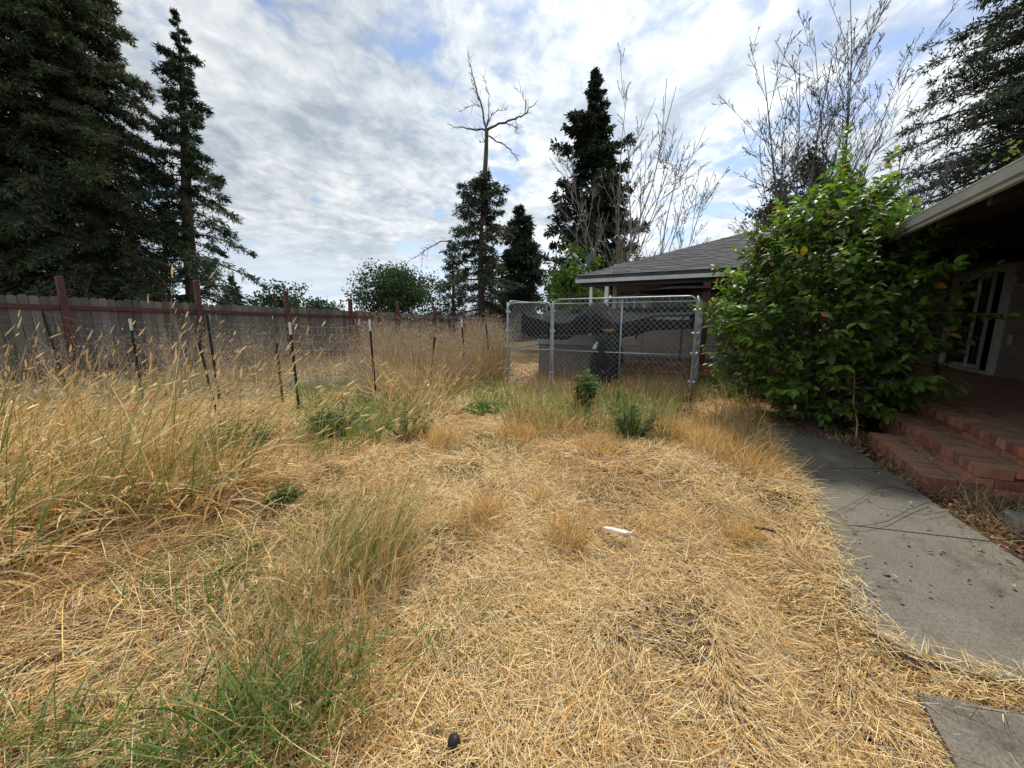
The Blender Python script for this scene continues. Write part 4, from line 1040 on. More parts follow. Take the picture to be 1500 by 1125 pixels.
def lemon_bush():
    base = H(6.75, 1.28, 0); ctr = base + Vector((0.0, 0, 1.50)); r = random.Random(5)
    t = thing('lemon_tree', 'large glossy leaved lemon tree crowding the path and eave', 'lemon tree', base)
    tr = MB(); tips = []
    RX, RZ = 1.36, 1.48
    sh = []   # shoots: start, direction, length
    for k in range(1000):
        while True:
            q = Vector((r.gauss(0, 1), r.gauss(0, 1), r.gauss(0, 1))).normalized() * (r.random() ** .33)
            if q.z > -.95 and not (q.length < .45 and r.random() < .5): break
        bump = 1 + .20 * mnoise.noise(q * 2.6 + Vector((4, 2, 1)))
        p = ctr + Vector((q.x * RX * bump, q.y * RX * .92 * bump, q.z * RZ * bump * (1.0 if q.z > 0 else .98)))
        if p.z > 1.7:
            k2 = (p.z - 1.7) / 1.4; p.x = ctr.x + (p.x - ctr.x) * (1 - .46 * k2); p.y = ctr.y + (p.y - ctr.y) * (1 - .46 * k2)
        if toH(p)[1] > 1.86 + .6 * (r.random() ** 3): continue
        out = (p - ctr); out.z *= .5
        if out.length > 0: out.normalize()
        d = (out * .8 + Vector((r.gauss(0, .35), r.gauss(0, .35), .55 + r.gauss(0, .3)))).normalized()
        sh.append((p, d, r.uniform(.22, .5)))
    # tall water shoots
    for (px, py, L_) in ((1240, 186, 1.2), (1236, 215, 1.0), (1246, 230, .8), (1228, 265, .8), (1312, 222, 1.2), (1300, 255, .9), (1330, 265, .8), (1110, 355, .55), (1090, 370, .5), (1200, 285, .7), (1150, 330, .55), (1265, 280, .7), (1055, 440, .5), (1060, 490, .45), (1068, 560, .4), (1418, 480, .5), (1405, 520, .5), (1365, 345, .4)):
        tip = P(px, py, r.uniform(5.0, 5.6)); st = tip - (tip - (base + Vector((0, 0, .9)))).normalized() * L_ * .7 - Vector((0, 0, L_ * .3)); d = tip - st
        sh.append((st, d.normalized(), d.length))
    pos, dirs, Ls, cols = [], [], [], []
    for (p, d, L) in sh:
        n = int(L / .032) + 3; e = p + d * L
        tr.tube([p - d * .05, p + d * L * .5, e], [.006, .005, .002], 4, cap=False)
        yellow = r.random() < .10 or (p.z < .9 and r.random() < .1); lightness = r.uniform(.6, 1.7)
        for k in range(n):
            u = (k + .5) / n; a = k * 2.4 + r.random(); sd_ = Vector((math.cos(a), math.sin(a), 0)); sd_ = (sd_ - d * sd_.dot(d)).normalized()
            ld = (sd_ * .85 + d * (.35 + .5 * u) + Vector((0, 0, -.28 + r.gauss(0, .18)))).normalized()
            pos.append(p + d * L * u); dirs.append(ld); Ls.append(r.uniform(.09, .155) * (1.1 - .35 * u))
            c = Vector((.053, .096, .017)) * lightness * (1 + .5 * u * u)
            if u > .75: c = c + Vector((.03, .045, .004))
            if yellow and r.random() < .3: c = Vector((.34, .30, .035)) * r.uniform(.5, 1.1)
            if r.random() < .004: c = Vector((.35, .16, .03))
            cols.append(c)
    # limbs
    for k in range(34):
        q, d, L = sh[r.randrange(len(sh) - 20)]; s = base + Vector((r.gauss(0, .08), r.gauss(0, .08), .0)); mid = s.lerp(q, .45) + Vector((0, 0, .25))
        tr.tube([s, s.lerp(mid, .5) + Vector((0, 0, .1)), mid, q], [.04, .032, .022, .008], 6, cap=False)
    pos = np.array(pos); dirs = np.array(dirs); Ls = np.array(Ls); cols = np.array(cols)
    v, f, cc = folded_leaves(pos, dirs, Ls, Ls * .52, cols)
    tr.build('trunk', M['grey_bark'], t)
    np_mesh('crown', v, f, M['citrus'], t, cc, smooth=False)
    # a dry thorny sucker hanging down at the front
    w = thing('dry_vine', 'dry thorny stem trailing down in front of the lemon tree', 'vine', G(1252, 640))
    mb = MB(); D = 4.75
    mb.tube([P(1255, 400, D), P(1253, 480, D), P(1252, 545, D), P(1250, 590, D - .05), P(1256, 620, D - .1), P(1253, 648, D - .12)], [.004, .005, .006, .008, .01, .012], 5)
    for k in range(46):
        y = r.uniform(470, 640); p = P(1252 + r.uniform(-2, 2), y, D - .05); l = r.uniform(.04, .17); a = r.uniform(0, 2 * PI)
        mb.tube([p, p + Vector((math.cos(a) * l, math.sin(a) * l * .5, r.uniform(-.05, .06)))], [.003, .001], 3, cap=False)
    mb.build('stem', M['twig_pale'], w)
lemon_bush()

def weed(name, label, base, h, rad, n, leaf, col, seed, cat='weed', group=None, spread=.5):
    r = random.Random(seed); t = thing(name, label, cat, base, group); mb = MB(); pos, dirs, cols = [], [], []
    for k in range(n):
        a = r.uniform(0, 2 * PI); q = r.random() ** .5 * rad; p = base + Vector((math.cos(a) * q * .4, math.sin(a) * q * .4, 0)); hh = h * r.uniform(.5, 1.05) * (1 - .35 * q / rad)
        e = base + Vector((math.cos(a) * q, math.sin(a) * q, hh)); mid = p.lerp(e, .5) + Vector((0, 0, hh * .12)); mb.tube([p, mid, e], [.0035, .003, .0015], 4, cap=False)
        m = int(hh / .025) + 3; li = r.uniform(.7, 1.35)
        for j in range(m):
            u = r.uniform(.1, 1); c = (p.lerp(mid, u * 2) if u < .5 else mid.lerp(e, u * 2 - 1)); b = r.uniform(0, 2 * PI)
            pos.append(c); dirs.append((math.cos(b), math.sin(b), r.uniform(-.3, .6))); cols.append(Vector((col[0] * 1.7, col[1] * 1.4, col[2] * 1.2)) * li * r.uniform(.7, 1.3))
    pos = np.array(pos); L_ = leaf * RNG.uniform(.6, 1.3, len(pos))
    v, f, cc = folded_leaves(pos, np.array(dirs), L_, L_ * .38, np.array(cols))
    mb.build('stem', M['twig'], t); np_mesh('foliage', v, f, M['broadleaf'], t, cc)
weed('leafy_weed', 'tall leafy green weed growing against the kennel front', G(857, 606), .80, .22, 26, .085, (.035, .085, .022), 31, group='green weeds')
weed('leafy_weed', 'short green weed at the foot of the covered grill', G(905, 600), .42, .2, 20, .06, (.06, .12, .02), 32, group='green weeds')
weed('leafy_weed', 'dark bushy weed in the dry grass before the kennel', G(925, 640), .46, .32, 50, .055, (.036, .065, .02), 33, group='green weeds')
weed('leafy_weed', 'low dark green weed under the crossed steel posts', G(345, 665), .42, .42, 70, .055, (.04, .072, .028), 34, group='green weeds')
weed('leafy_weed', 'loose green weed right of the thick white tipped steel post', G(490, 640), .5, .34, 50, .055, (.055, .085, .03), 35, group='green weeds')
weed('leafy_weed', 'weed at the foot of the straight white tipped steel post', G(598, 640), .35, .4, 44, .05, (.05, .085, .03), 36, group='green weeds')
weed('leafy_weed', 'bright green weed patch left of the kennel gate', G(712, 606), .2, .42, 56, .05, (.04, .12, .02), 37, group='green weeds')
weed('ground_shrub', 'low dark green shrub between kennel and lemon tree', H(8.2, .55, 0), .55, .55, 130, .05, (.026, .05, .026), 38, cat='shrub')
weed('leafy_weed', 'small round green tuft at the edge of the tall golden grass', G(418, 738), .16, .17, 40, .05, (.05, .10, .02), 39, group='green weeds')

# ------------------------------------------------------------------ grass: ribbons rooted on the ground
def inpoly(px, py, poly):
    inside = np.zeros(len(px), bool); n = len(poly)
    for i in range(n):
        x0, y0 = poly[i]; x1, y1 = poly[(i + 1) % n]
        if y0 == y1: continue
        c = ((y0 > py) != (y1 > py)) & (px < (x1 - x0) * (py - y0) / (y1 - y0) + x0); inside ^= c
    return inside
def gp(poly):   # polygon given on the picture, laid on the ground
    return [tuple(G(x, y).xy) for x, y in poly]
def vnoise(x, y, f, seed=0):
    """smooth value noise, vectorised"""
    x = x * f + seed * 17.3; y = y * f + seed * 7.7; xi = np.floor(x).astype(int); yi = np.floor(y).astype(int); u = x - xi; v = y - yi
    u = u * u * (3 - 2 * u); v = v * v * (3 - 2 * v)
    h = lambda a, b: np.modf(np.abs(np.sin(a * 127.1 + b * 311.7 + seed) * 43758.5453))[0]
    return (h(xi, yi) * (1 - u) + h(xi + 1, yi) * u) * (1 - v) + (h(xi, yi + 1) * (1 - u) + h(xi + 1, yi + 1) * u) * v
PATH_G = gp(LEFT[:11] + [(1540, 1022)] + [(1760, 1000), (1600, 900)] + RIGHT[:8][::-1])
PATH2_G = gp([(1345, 1026), (1360, 1056), (1388, 1112), (1420, 1180), (1900, 1290), (1760, 1200), (1660, 1120), (1600, 1076)])
def blocked(x, y, jit=.03):
    jx, jy = x + RNG.normal(0, jit, len(x)), y + RNG.normal(0, jit, len(x))
    s, r = toH((x, y)); b = inpoly(jx, jy, PATH_G) | inpoly(jx, jy, PATH2_G)
    b |= (r > 1.59) & (s > S0 - .02) & (s < 9.8); b |= (r > -2.88) & (s > EAVE_S + .04); b |= (r > 2.2) & (s > S0 - 2.6)
    b |= (r < FR + .12)
    return b
def sample(poly, dens, d0=0.0, d1=99.0, jit=.03, clump=None):
    """random points inside a ground polygon between two distances; dens per square metre"""
    P_ = np.array(poly); x0, y0 = P_.min(0); x1, y1 = P_.max(0); y0 = max(y0, -1.2); x0 = max(x0, -16); x1 = min(x1, 8); y1 = min(y1, 30)
    y0 = max(y0, d0 * .3) if d0 else y0; x0 = max(x0, -d1); x1 = min(x1, d1); y1 = min(y1, d1)
    n = int((x1 - x0) * (y1 - y0) * dens)
    x = RNG.uniform(x0, x1, n); y = RNG.uniform(y0, y1, n); d = np.hypot(x, y); k = (d >= d0) & (d < d1)
    k &= np.abs(x) < (np.maximum(y, .2) + .9) * 1.55
    x, y = x[k], y[k]
    k = inpoly(x + RNG.normal(0, jit, len(x)), y + RNG.normal(0, jit, len(x)), poly); x, y = x[k], y[k]
    k = ~blocked(x, y); x, y = x[k], y[k]
    if clump is not None:
        f, lo, hi, sd_ = clump; w = np.clip((vnoise(x, y, f, sd_) - lo) / (hi - lo), 0, 1); k = RNG.random(len(x)) < w; x, y = x[k], y[k]
    return x, y
def ribbons(x, y, z, az, tilt, bend, L, W, cols, nseg=3, roll=None, taper=(.9, 1, .8, .12)):
    n = len(x)
    B = lambda a: np.broadcast_to(np.asarray(a, float), (n,))
    az, tilt, bend, L, W = map(B, (az, tilt, bend, L, W)); roll = RNG.normal(0, .6, n) if roll is None else B(roll)
    p = np.stack([x, y, B(z)], -1); V = []; tw = np.interp(np.linspace(0, 1, nseg + 1), np.linspace(0, 1, len(taper)), taper)
    for i in range(nseg + 1):
        th = tilt + bend * (i / nseg) ** 1.3; d = np.stack([np.sin(th) * np.cos(az), np.sin(th) * np.sin(az), np.cos(th)], -1)
        if i: p = p + d * (L / nseg)[:, None]
        h = np.stack([-np.sin(az), np.cos(az), np.zeros(n)], -1); q = np.cross(d, h); w = (h * np.cos(roll)[:, None] + q * np.sin(roll)[:, None]) * (W * .5 * tw[i])[:, None]
        V += [p - w, p + w]
    V = np.stack(V, 1); m = 2 * (nseg + 1); b = np.arange(n)[:, None] * m
    F_ = np.concatenate([np.concatenate([b + 2 * i, b + 2 * i + 1, b + 2 * i + 3, b + 2 * i + 2], 1) for i in range(nseg)])
    return V.reshape(-1, 3), F_, np.repeat(cols, m, 0), p, d
def spindles(p, d, L, R, cols):
    n = len(p); d = unit(d); s = unit(np.cross(d, unit(RNG.normal(size=(n, 3))))); q = np.cross(d, s)
    L = np.broadcast_to(L, (n,))[:, None]; R = np.broadcast_to(R, (n,))[:, None]; V = []
    for u, w in ((0, .35), (.25, 1.0), (.65, .8), (1, .12)):
        for k in range(4):
            a = k * PI / 2; V.append(p + d * L * u + (s * math.cos(a) + q * math.sin(a)) * R * w)
    V = np.stack(V, 1); b = np.arange(n)[:, None] * 16; F_ = []
    for i in range(3):
        for k in range(4):
            l = (k + 1) % 4; F_.append(np.concatenate([b + 4 * i + k, b + 4 * i + l, b + 4 * i + 4 + l, b + 4 * i + 4 + k], 1))
    return V.reshape(-1, 3), np.concatenate(F_), np.repeat(cols, 16, 0)
class Stuff:
    def __init__(self): self.v, self.f, self.c, self.n = [], [], [], 0
    def add(self, r):
        v, f, c = r[:3]; self.v.append(v); self.f.append(f + self.n); self.c.append(c); self.n += len(v); return r
    def build(self, name, label, cat, mat):
        v = np.concatenate(self.v); c = np.concatenate(self.c); by = {}
        for f in self.f: by.setdefault(f.shape[1], []).append(f)
        o = np_mesh(name, v, [np.concatenate(by[k]) for k in sorted(by)], M[mat], None, c); setp(o, label, cat, kind='stuff'); return o
def palette(n, cols, w, var=.22):
    c = np.array(cols); k = RNG.choice(len(cols), n, p=np.array(w) / sum(w)); o = c[k] * (1 + RNG.uniform(-var, var, (n, 1))) * (1 + RNG.uniform(-.06, .06, (n, 3))); return np.clip(o, 0, .95)
GOLD, PALE, BROWN, TAN, GREY, GREEN, DGREEN, LGREEN = (.63, .43, .17), (.74, .60, .33), (.32, .19, .08), (.42, .33, .20), (.33, .285, .225), (.13, .20, .045), (.06, .125, .028), (.20, .25, .07)
ORANGE = (.60, .35, .115)
# the open mown ground reaches from the camera to the kennel, bounded right by the path
YARD = [(-3.2, -1.2)] + gp([(-1500, 700), (-700, 560), (0, 540), (300, 525), (560, 508), (740, 500), (900, 503), (1090, 540), (1135, 600), (1150, 640), (1240, 820), (1330, 975), (1700, 1075)]) + [(3.2, 1.0), (2.6, -1.2)]

TALL = gp([(-900, 1010), (-300, 930), (0, 868), (110, 830), (250, 790), (330, 748), (385, 715), (300, 690), (150, 665), (0, 650), (-400, 640), (-900, 660)])
LOW = gp([(-900, 1500), (-900, 1010), (0, 880), (200, 830), (330, 775), (560, 720), (600, 800), (600, 950), (540, 1060), (430, 1200), (300, 1500)])
BACK = gp([(-1200, 700), (-500, 600), (0, 596), (300, 592), (430, 585), (545, 560), (560, 512), (300, 525), (0, 545), (-1200, 560)])
def straw():
    st = Stuff()
    for (d0, d1, dens, W, Lm) in ((0, 2.2, 12000, .0023, .08), (2.2, 3.6, 8000, .0030, .09), (3.6, 5.5, 4300, .0044, .11), (5.5, 9, 1600, .008, .16), (9, 16, 500, .013, .26)):
        x, y = sample(YARD, dens, d0, d1); k = (inpoly(x, y, TALL) & (RNG.random(len(x)) < .8)) | (inpoly(x, y, LOW) & (RNG.random(len(x)) < .72)) | (inpoly(x, y, BACK) & (RNG.random(len(x)) < .75)); x, y = x[~k], y[~k]; n = len(x)
        a = vnoise(x, y, 1.1, 1) * 9 + vnoise(x, y, 3.0, 2) * 3 + RNG.normal(0, 1, n) * np.interp(vnoise(x, y, 1.6, 41), [.25, .7], [.35, 1.6])
        lift = np.clip(RNG.exponential(.10, n), 0, .7); L = Lm * RNG.lognormal(0, .45, n).clip(.3, 2.3)
        mat_ = vnoise(x, y, 2.3, 5); z = ground_h(x, y) + RNG.random(n) ** 1.6 * (.012 + .055 * mat_) + .002
        pl = vnoise(x, y, .9, 7) + RNG.normal(0, .18, n)
        c = palette(n, [GOLD, PALE, BROWN, ORANGE, TAN, GREY], [.32, .36, .08, .10, .08, .06], .3)
        k = pl < .34; c[k] = palette(k.sum(), [GOLD, ORANGE, BROWN, TAN], [.30, .30, .25, .15])
        # worn bare spots
        bare = vnoise(x, y, 1.7, 9) * .65 + vnoise(x, y, 5.0, 10) * .35; keep = (bare > .33) | (RNG.random(n) < .28)
        r = ribbons(x, y, z, a, PI / 2 - lift, RNG.normal(.05, .25, n), L, W * RNG.uniform(.6, 1.25, n), c, 2, RNG.normal(0, .5, n), (1, 1, .5))
        v = r[0].reshape(-1, 6, 3)[keep]; v[..., 2] = np.maximum(v[..., 2], (ground_h(v[..., 0], v[..., 1]) - .004)); m = keep.sum(); b = np.arange(m)[:, None] * 6
        st.add((v.reshape(-1, 3), np.concatenate([np.concatenate([b + 2 * i, b + 2 * i + 1, b + 2 * i + 3, b + 2 * i + 2], 1) for i in range(2)]), r[2].reshape(-1, 6, 3)[keep].reshape(-1, 3)))
    # longer bent stems and broken chaff
    x, y = sample(YARD, 190, 0, 4.5); n = len(x)
    st.add(ribbons(x, y, ground_h(x, y) + .02 + RNG.random(n) * .03, RNG.uniform(0, 2 * PI, n), PI / 2 - RNG.exponential(.14, n), RNG.normal(0, .45, n), RNG.uniform(.12, .34, n), .0026, palette(n, [GOLD, PALE, BROWN, TAN], [.3, .4, .15, .15]), 4))
    x, y = sample(YARD, 5200, 0, 3.0); n = len(x)
    st.add(ribbons(x, y, ground_h(x, y) + .004 + RNG.random(n) * .02, RNG.uniform(0, 2 * PI, n), PI / 2 - RNG.normal(0, .2, n), 0, RNG.uniform(.012, .04, n), .0032, palette(n, [GOLD, PALE, BROWN, TAN, GREY], [.25, .25, .2, .15, .15], .35), 1, None, (1, 1)))
    # stray stalks blown onto the path edges
    E = [tuple(G(px, py).xy) for px, py in LEFT]
    for (a, b) in zip(E, E[1:]):
        l = math.hypot(b[0] - a[0], b[1] - a[1]); n = int(l * 520); u = RNG.random(n); off = RNG.normal(-.02, .045, n)
        nx, ny = (b[1] - a[1]) / l, -(b[0] - a[0]) / l
        x = a[0] + (b[0] - a[0]) * u + nx * off * np.sign(nx + 1e-9); y = a[1] + (b[1] - a[1]) * u + ny * off * np.sign(nx + 1e-9)
        st.add(ribbons(x, y, .048 + RNG.random(n) * .02, RNG.uniform(0, 2 * PI, n), PI / 2 - RNG.exponential(.06, n), 0, RNG.uniform(.03, .12, n), .0028, palette(n, [GOLD, PALE, TAN], [.4, .4, .2]), 2, None, (1, 1, .5)))
    st.build('straw', 'mown golden straw lying in a thick mat over the yard', 'straw', 'straw')
straw()

def stand(st, poly, dens, h, W, cols, w, tilt=.25, bend=.5, az=None, azs=1.2, d0=0, d1=99, clump=None, nseg=3, head=None, jit=.05, hvar=.3, leaves=0.0):
    """upright or leaning grass; head = (share, length, radius, colours)"""
    x, y = sample(poly, dens, max(d0, 1.2), d1, jit, clump); n = len(x)
    if not n: return
    a = RNG.uniform(0, 2 * PI, n) if az is None else RNG.normal(az, azs, n)
    L = h * RNG.lognormal(0, hvar, n).clip(.35, 1.9)
    r = st.add(ribbons(x, y, ground_h(x, y) - .01, a, np.abs(RNG.normal(tilt, .16, n)), RNG.normal(bend, .3, n), L, W * RNG.uniform(.65, 1.3, n), palette(n, cols, w), nseg))
    if head:
        k = RNG.random(n) < head[0]; m = k.sum()
        if m: st.add(spindles(r[3][k], r[4][k], head[1] * RNG.uniform(.6, 1.3, m), head[2] * RNG.uniform(.7, 1.2, m), palette(m, head[3], [1] * len(head[3]))))
    return r
def tall_grass():
    st = Stuff()
    RX = .25   # lean toward the right
    HEADS = [(.74, .60, .34), (.66, .48, .22)]
    stand(st, TALL, 330, .86, .0058, [GOLD, PALE, BROWN, LGREEN, TAN], [.40, .30, .08, .10, .12], .42, .50, RX, .75, clump=(1.7, .25, .6, 3), nseg=4, head=(.62, .08, .0072, HEADS))
    stand(st, TALL, 520, .52, .014, [GOLD, PALE, BROWN, ORANGE, TAN], [.40, .2, .2, .1, .1], .55, 1.5, RX, 1.0, clump=(1.7, .18, .55, 3), nseg=5)
    stand(st, TALL, 260, .40, .010, [BROWN, ORANGE, TAN], [.75, .1, .15], .8, 1.0, None, nseg=4)
    stand(st, TALL, 120, .85, .007, [GREEN, LGREEN], [.5, .5], .45, .35, RX, .4, clump=(1.0, .3, .6, 4), nseg=4, head=(.3, .09, .0065, HEADS))
    # matted drooping straw along the front edge of the clump
    stand(st, gp([(-600, 1000), (0, 900), (160, 860), (400, 770), (460, 700), (400, 690), (100, 760), (-600, 860)]), 420, .42, .0045, [BROWN, GOLD, TAN], [.35, .4, .25], .95, .7, -.6, 1.2, nseg=3)
    # single long stalks with seed heads
    stand(st, gp([(-300, 760), (0, 720), (260, 690), (480, 650), (440, 625), (0, 620), (-300, 640)]), 15, 1.15, .0045, [PALE, GOLD], [.6, .4], .35, .5, RX, .5, nseg=5, head=(.9, .11, .008, HEADS))
    # leaning bunch with green bases near the middle of the yard
    C = gp([(470, 880), (560, 890), (600, 850), (590, 800), (500, 800), (450, 840)])
    stand(st, C, 2000, .40, .0042, [LGREEN, GOLD, GREEN, TAN], [.3, .35, .2, .15], .42, .5, .75, .5, nseg=4, head=(.18, .06, .0045, HEADS))
    stand(st, C, 420, .54, .004, [LGREEN, GOLD], [.4, .6], .42, .3, .7, .35, nseg=4, head=(.5, .07, .005, HEADS))
    # canary grass heads by the middle steel posts and in front of the weeds
    C = gp([(330, 760), (470, 735), (480, 690), (380, 690)]); stand(st, C, 90, .75, .005, [LGREEN, TAN, GOLD], [.35, .25, .4], .5, .5, .45, .35, nseg=4, head=(.75, .10, .0075, HEADS))
    C = gp([(560, 640), (650, 630), (660, 605), (560, 612)]); stand(st, C, 42, .75, .006, [PALE, GOLD], [.6, .4], .6, .5, .35, .5, nseg=4, head=(.8, .1, .009, HEADS))
    st.build('tall_dry_grass', 'tall golden canary grass with pale seed heads leaning right', 'tall grass', 'straw')
tall_grass()

def mixed_grass():
    st = Stuff(); gr = Stuff()
    HEADS = [(.60, .45, .24), (.52, .38, .18)]
    stand(st, LOW, 1500, .19, .0030, [GOLD, TAN, BROWN, PALE], [.35, .2, .3, .15], .75, .8, .3, 1.6, d1=2.3, head=(.06, .04, .004, HEADS), clump=(3.2, .1, .6, 31))
    stand(st, LOW, 900, .21, .004, [GOLD, TAN, BROWN, PALE], [.35, .2, .3, .15], .75, .8, .3, 1.6, d0=2.3, clump=(3.0, .1, .6, 32))
    stand(gr, LOW, 260, .16, .0042, [GREEN, LGREEN, DGREEN], [.4, .35, .25], .4, .8, .4, 1.6, clump=(2.2, .35, .75, 33))
    # standing tan stems in a band running up the middle left
    BAND = gp([(280, 1125), (430, 1125), (520, 1000), (590, 900), (600, 830), (420, 840), (380, 940)])
    stand(st, BAND, 1500, .27, .0026, [GOLD, TAN, PALE, ORANGE], [.35, .3, .2, .15], .2, .35, .3, 1.5, nseg=3, head=(.28, .05, .0042, HEADS))
    # foxtail awns
    x, y = sample(gp([(60, 1125), (440, 1125), (560, 960), (600, 840), (350, 850), (100, 1000)]), 60); n = len(x); r = st.add(ribbons(x, y, ground_h(x, y), RNG.normal(.2, 1, n), np.abs(RNG.normal(.3, .2, n)), .6, RNG.uniform(.16, .3, n), .0025, palette(n, [GOLD, TAN], [.6, .4]), 3))
    for k in range(9):
        d = r[4] + RNG.normal(0, .28, (n, 3)); d = unit(d); z = r[3]; st.add(leaf_tris(z, d, RNG.uniform(.05, .085, n), .0028, palette(n, [PALE, GOLD], [.7, .3])))
    # short standing stubble over the mid distance
    MID = gp([(400, 720), (330, 700), (480, 650), (560, 600), (740, 590), (1100, 600), (1150, 650), (1180, 720), (900, 720)])
    stand(st, MID, 480, .11, .0045, [GOLD, ORANGE, PALE, TAN], [.4, .25, .2, .15], .5, .5, None, d0=3.2, clump=(1.0, .25, .7, 6))
    KEN = gp([(735, 600), (740, 580), (900, 568), (1100, 575), (1115, 610), (1120, 650), (990, 648), (840, 640), (740, 640)])
    stand(st, KEN, 520, .30, .0055, [GOLD, TAN, ORANGE, BROWN], [.35, .3, .2, .15], .25, .4, None, clump=(1.2, .1, .6, 8), head=(.15, .05, .006, HEADS))
    INK = gp([(760, 580), (790, 545), (1010, 548), (1030, 575), (1010, 590), (800, 582)])
    stand(st, INK, 380, .30, .006, [GOLD, TAN, BROWN, ORANGE], [.3, .3, .2, .2], .3, .4)
    # single bunches of golden grass
    for (px, py, rad, h, n, az) in ((1072, 668, .40, .34, 520, None), (1045, 655, .3, .30, 240, None), (1095, 690, .22, .28, 200, None), (1030, 650, .3, .3, 260, None), (985, 640, .3, .33, 260, None), (832, 785, .15, .27, 300, None), (700, 765, .2, .25, 260, None), (718, 750, .08, .36, 120, None), (791, 728, .06, .16, 120, None), (1086, 790, .10, .22, 220, None),
                                    (940, 770, .16, .16, 320, .4), (885, 760, .15, .14, 300, 2.5), (1000, 755, .18, .14, 300, .2), (650, 648, .25, .25, 420, None), (605, 640, .2, .3, 320, None), (760, 640, .3, .2, 420, None), (880, 655, .3, .22, 420, None), (1115, 690, .12, .2, 260, .4), (1180, 800, .12, .12, 180, .3), (545, 1005, .22, .15, 420, -.7), (470, 1085, .25, .14, 500, -.8), (520, 1000, .2, .2, 260, .4)):
        c = G(px, py); q = RNG.random(n) ** .6 * rad; a = RNG.uniform(0, 2 * PI, n); x = c.x + q * np.cos(a); y = c.y + q * np.sin(a); k = ~blocked(x, y); x, y, a, q = x[k], y[k], a[k], q[k]; n = len(x)
        st.add(ribbons(x, y, ground_h(x, y) - .01, RNG.uniform(0, 2 * PI, n) if az is None else RNG.normal(az, .5, n), (.10 + .25 * q / rad * RNG.random(n) + np.abs(RNG.normal(0, .28, n))) if az is None else np.abs(RNG.normal(.8, .25, n)), RNG.normal(.35, .3, n), h * RNG.uniform(.5, 1.15, n), max(.0028, .0015 * c.y) * RNG.uniform(.7, 1.2, n), palette(n, [GOLD, ORANGE, PALE, TAN], [.4, .3, .15, .15]), 3))
    st.build('dry_grass', 'short standing dry grass in bunches among the straw', 'dry grass', 'straw')
    # green grass
    for (poly, dens, h, W, w) in (
            ([(230, 1140), (560, 1140), (500, 1060), (470, 960), (380, 960), (300, 1030)], 1500, .27, .0048, (.45, .3, .25)),
            ([(-200, 1300), (240, 1200), (240, 1060), (100, 1040), (-200, 1080)], 700, .17, .0045, (.5, .2, .3)),
            ([(300, 960), (440, 900), (520, 860), (500, 780), (430, 800), (280, 880)], 420, .19, .004, (.5, .15, .35)),
            ([(150, 900), (300, 880), (380, 820), (300, 810), (180, 850)], 300, .15, .004, (.4, .2, .4)),
            ([(600, 990), (700, 990), (770, 950), (760, 890), (680, 870), (610, 920)], 560, .09, .0034, (.35, .4, .25)),
            ([(640, 1090), (760, 1080), (780, 1010), (650, 1010)], 300, .08, .0034, (.35, .4, .25)),
            ([(680, 880), (760, 870), (740, 830), (690, 840)], 300, .10, .0034, (.35, .4, .25)),
            ([(470, 860), (540, 880), (590, 860), (520, 820)], 900, .20, .0045, (.4, .4, .2)),
            ([(460, 760), (490, 765), (490, 740), (440, 740)], 800, .16, .0045, (.5, .3, .2)),
            ([(430, 640), (560, 650), (640, 610), (740, 600), (760, 565), (560, 555), (430, 570)], 130, .22, .0075, (.5, .3, .2)),
            ([(660, 560), (740, 555), (740, 530), (670, 530)], 240, .35, .010, (.4, .2, .4)),
            ([(690, 612), (745, 612), (750, 590), (690, 594)], 600, .13, .007, (.1, .8, .1)),
            ([(740, 640), (960, 640), (970, 590), (900, 575), (740, 580)], 230, .24, .007, (.5, .2, .3)),
            ([(900, 650), (975, 650), (985, 600), (900, 600)], 320, .34, .007, (.5, .25, .25)),
            ([(690, 665), (780, 668), (780, 640), (690, 640)], 260, .12, .006, (.5, .2, .3)),
            ([(1000, 590), (1100, 590), (1090, 550), (1030, 550)], 260, .30, .008, (.3, .6, .1)),
            ([(270, 690), (380, 690), (400, 630), (280, 625)], 120, .30, .006, (.4, .3, .3)),
            ([(450, 690), (545, 660), (545, 610), (455, 620)], 110, .35, .0065, (.4, .3, .3)),
            ([(975, 700), (1010, 700), (1010, 685), (975, 685)], 600, .06, .005, (.3, .5, .2))):
        stand(gr, gp(poly), dens * 2.2, h * 1.15, W * 1.15, [GREEN, DGREEN, LGREEN], w, .35, .75, .4, 1.6, jit=.08, clump=(2.6, .05, .5, 12))
    stand(gr, BACK, 90, .35, .009, [GREEN, LGREEN], [.4, .6], .4, .7, d0=4, d1=16, clump=(.8, .45, .75, 61))
    stand(gr, YARD, 40, .07, .004, [GREEN, DGREEN, LGREEN], [.4, .3, .3], .5, .6, d1=5, clump=(1.2, .45, .7, 14))
    gr.build('green_grass', 'living green grass blades coming up in patches through the straw', 'grass', 'grass')
mixed_grass()

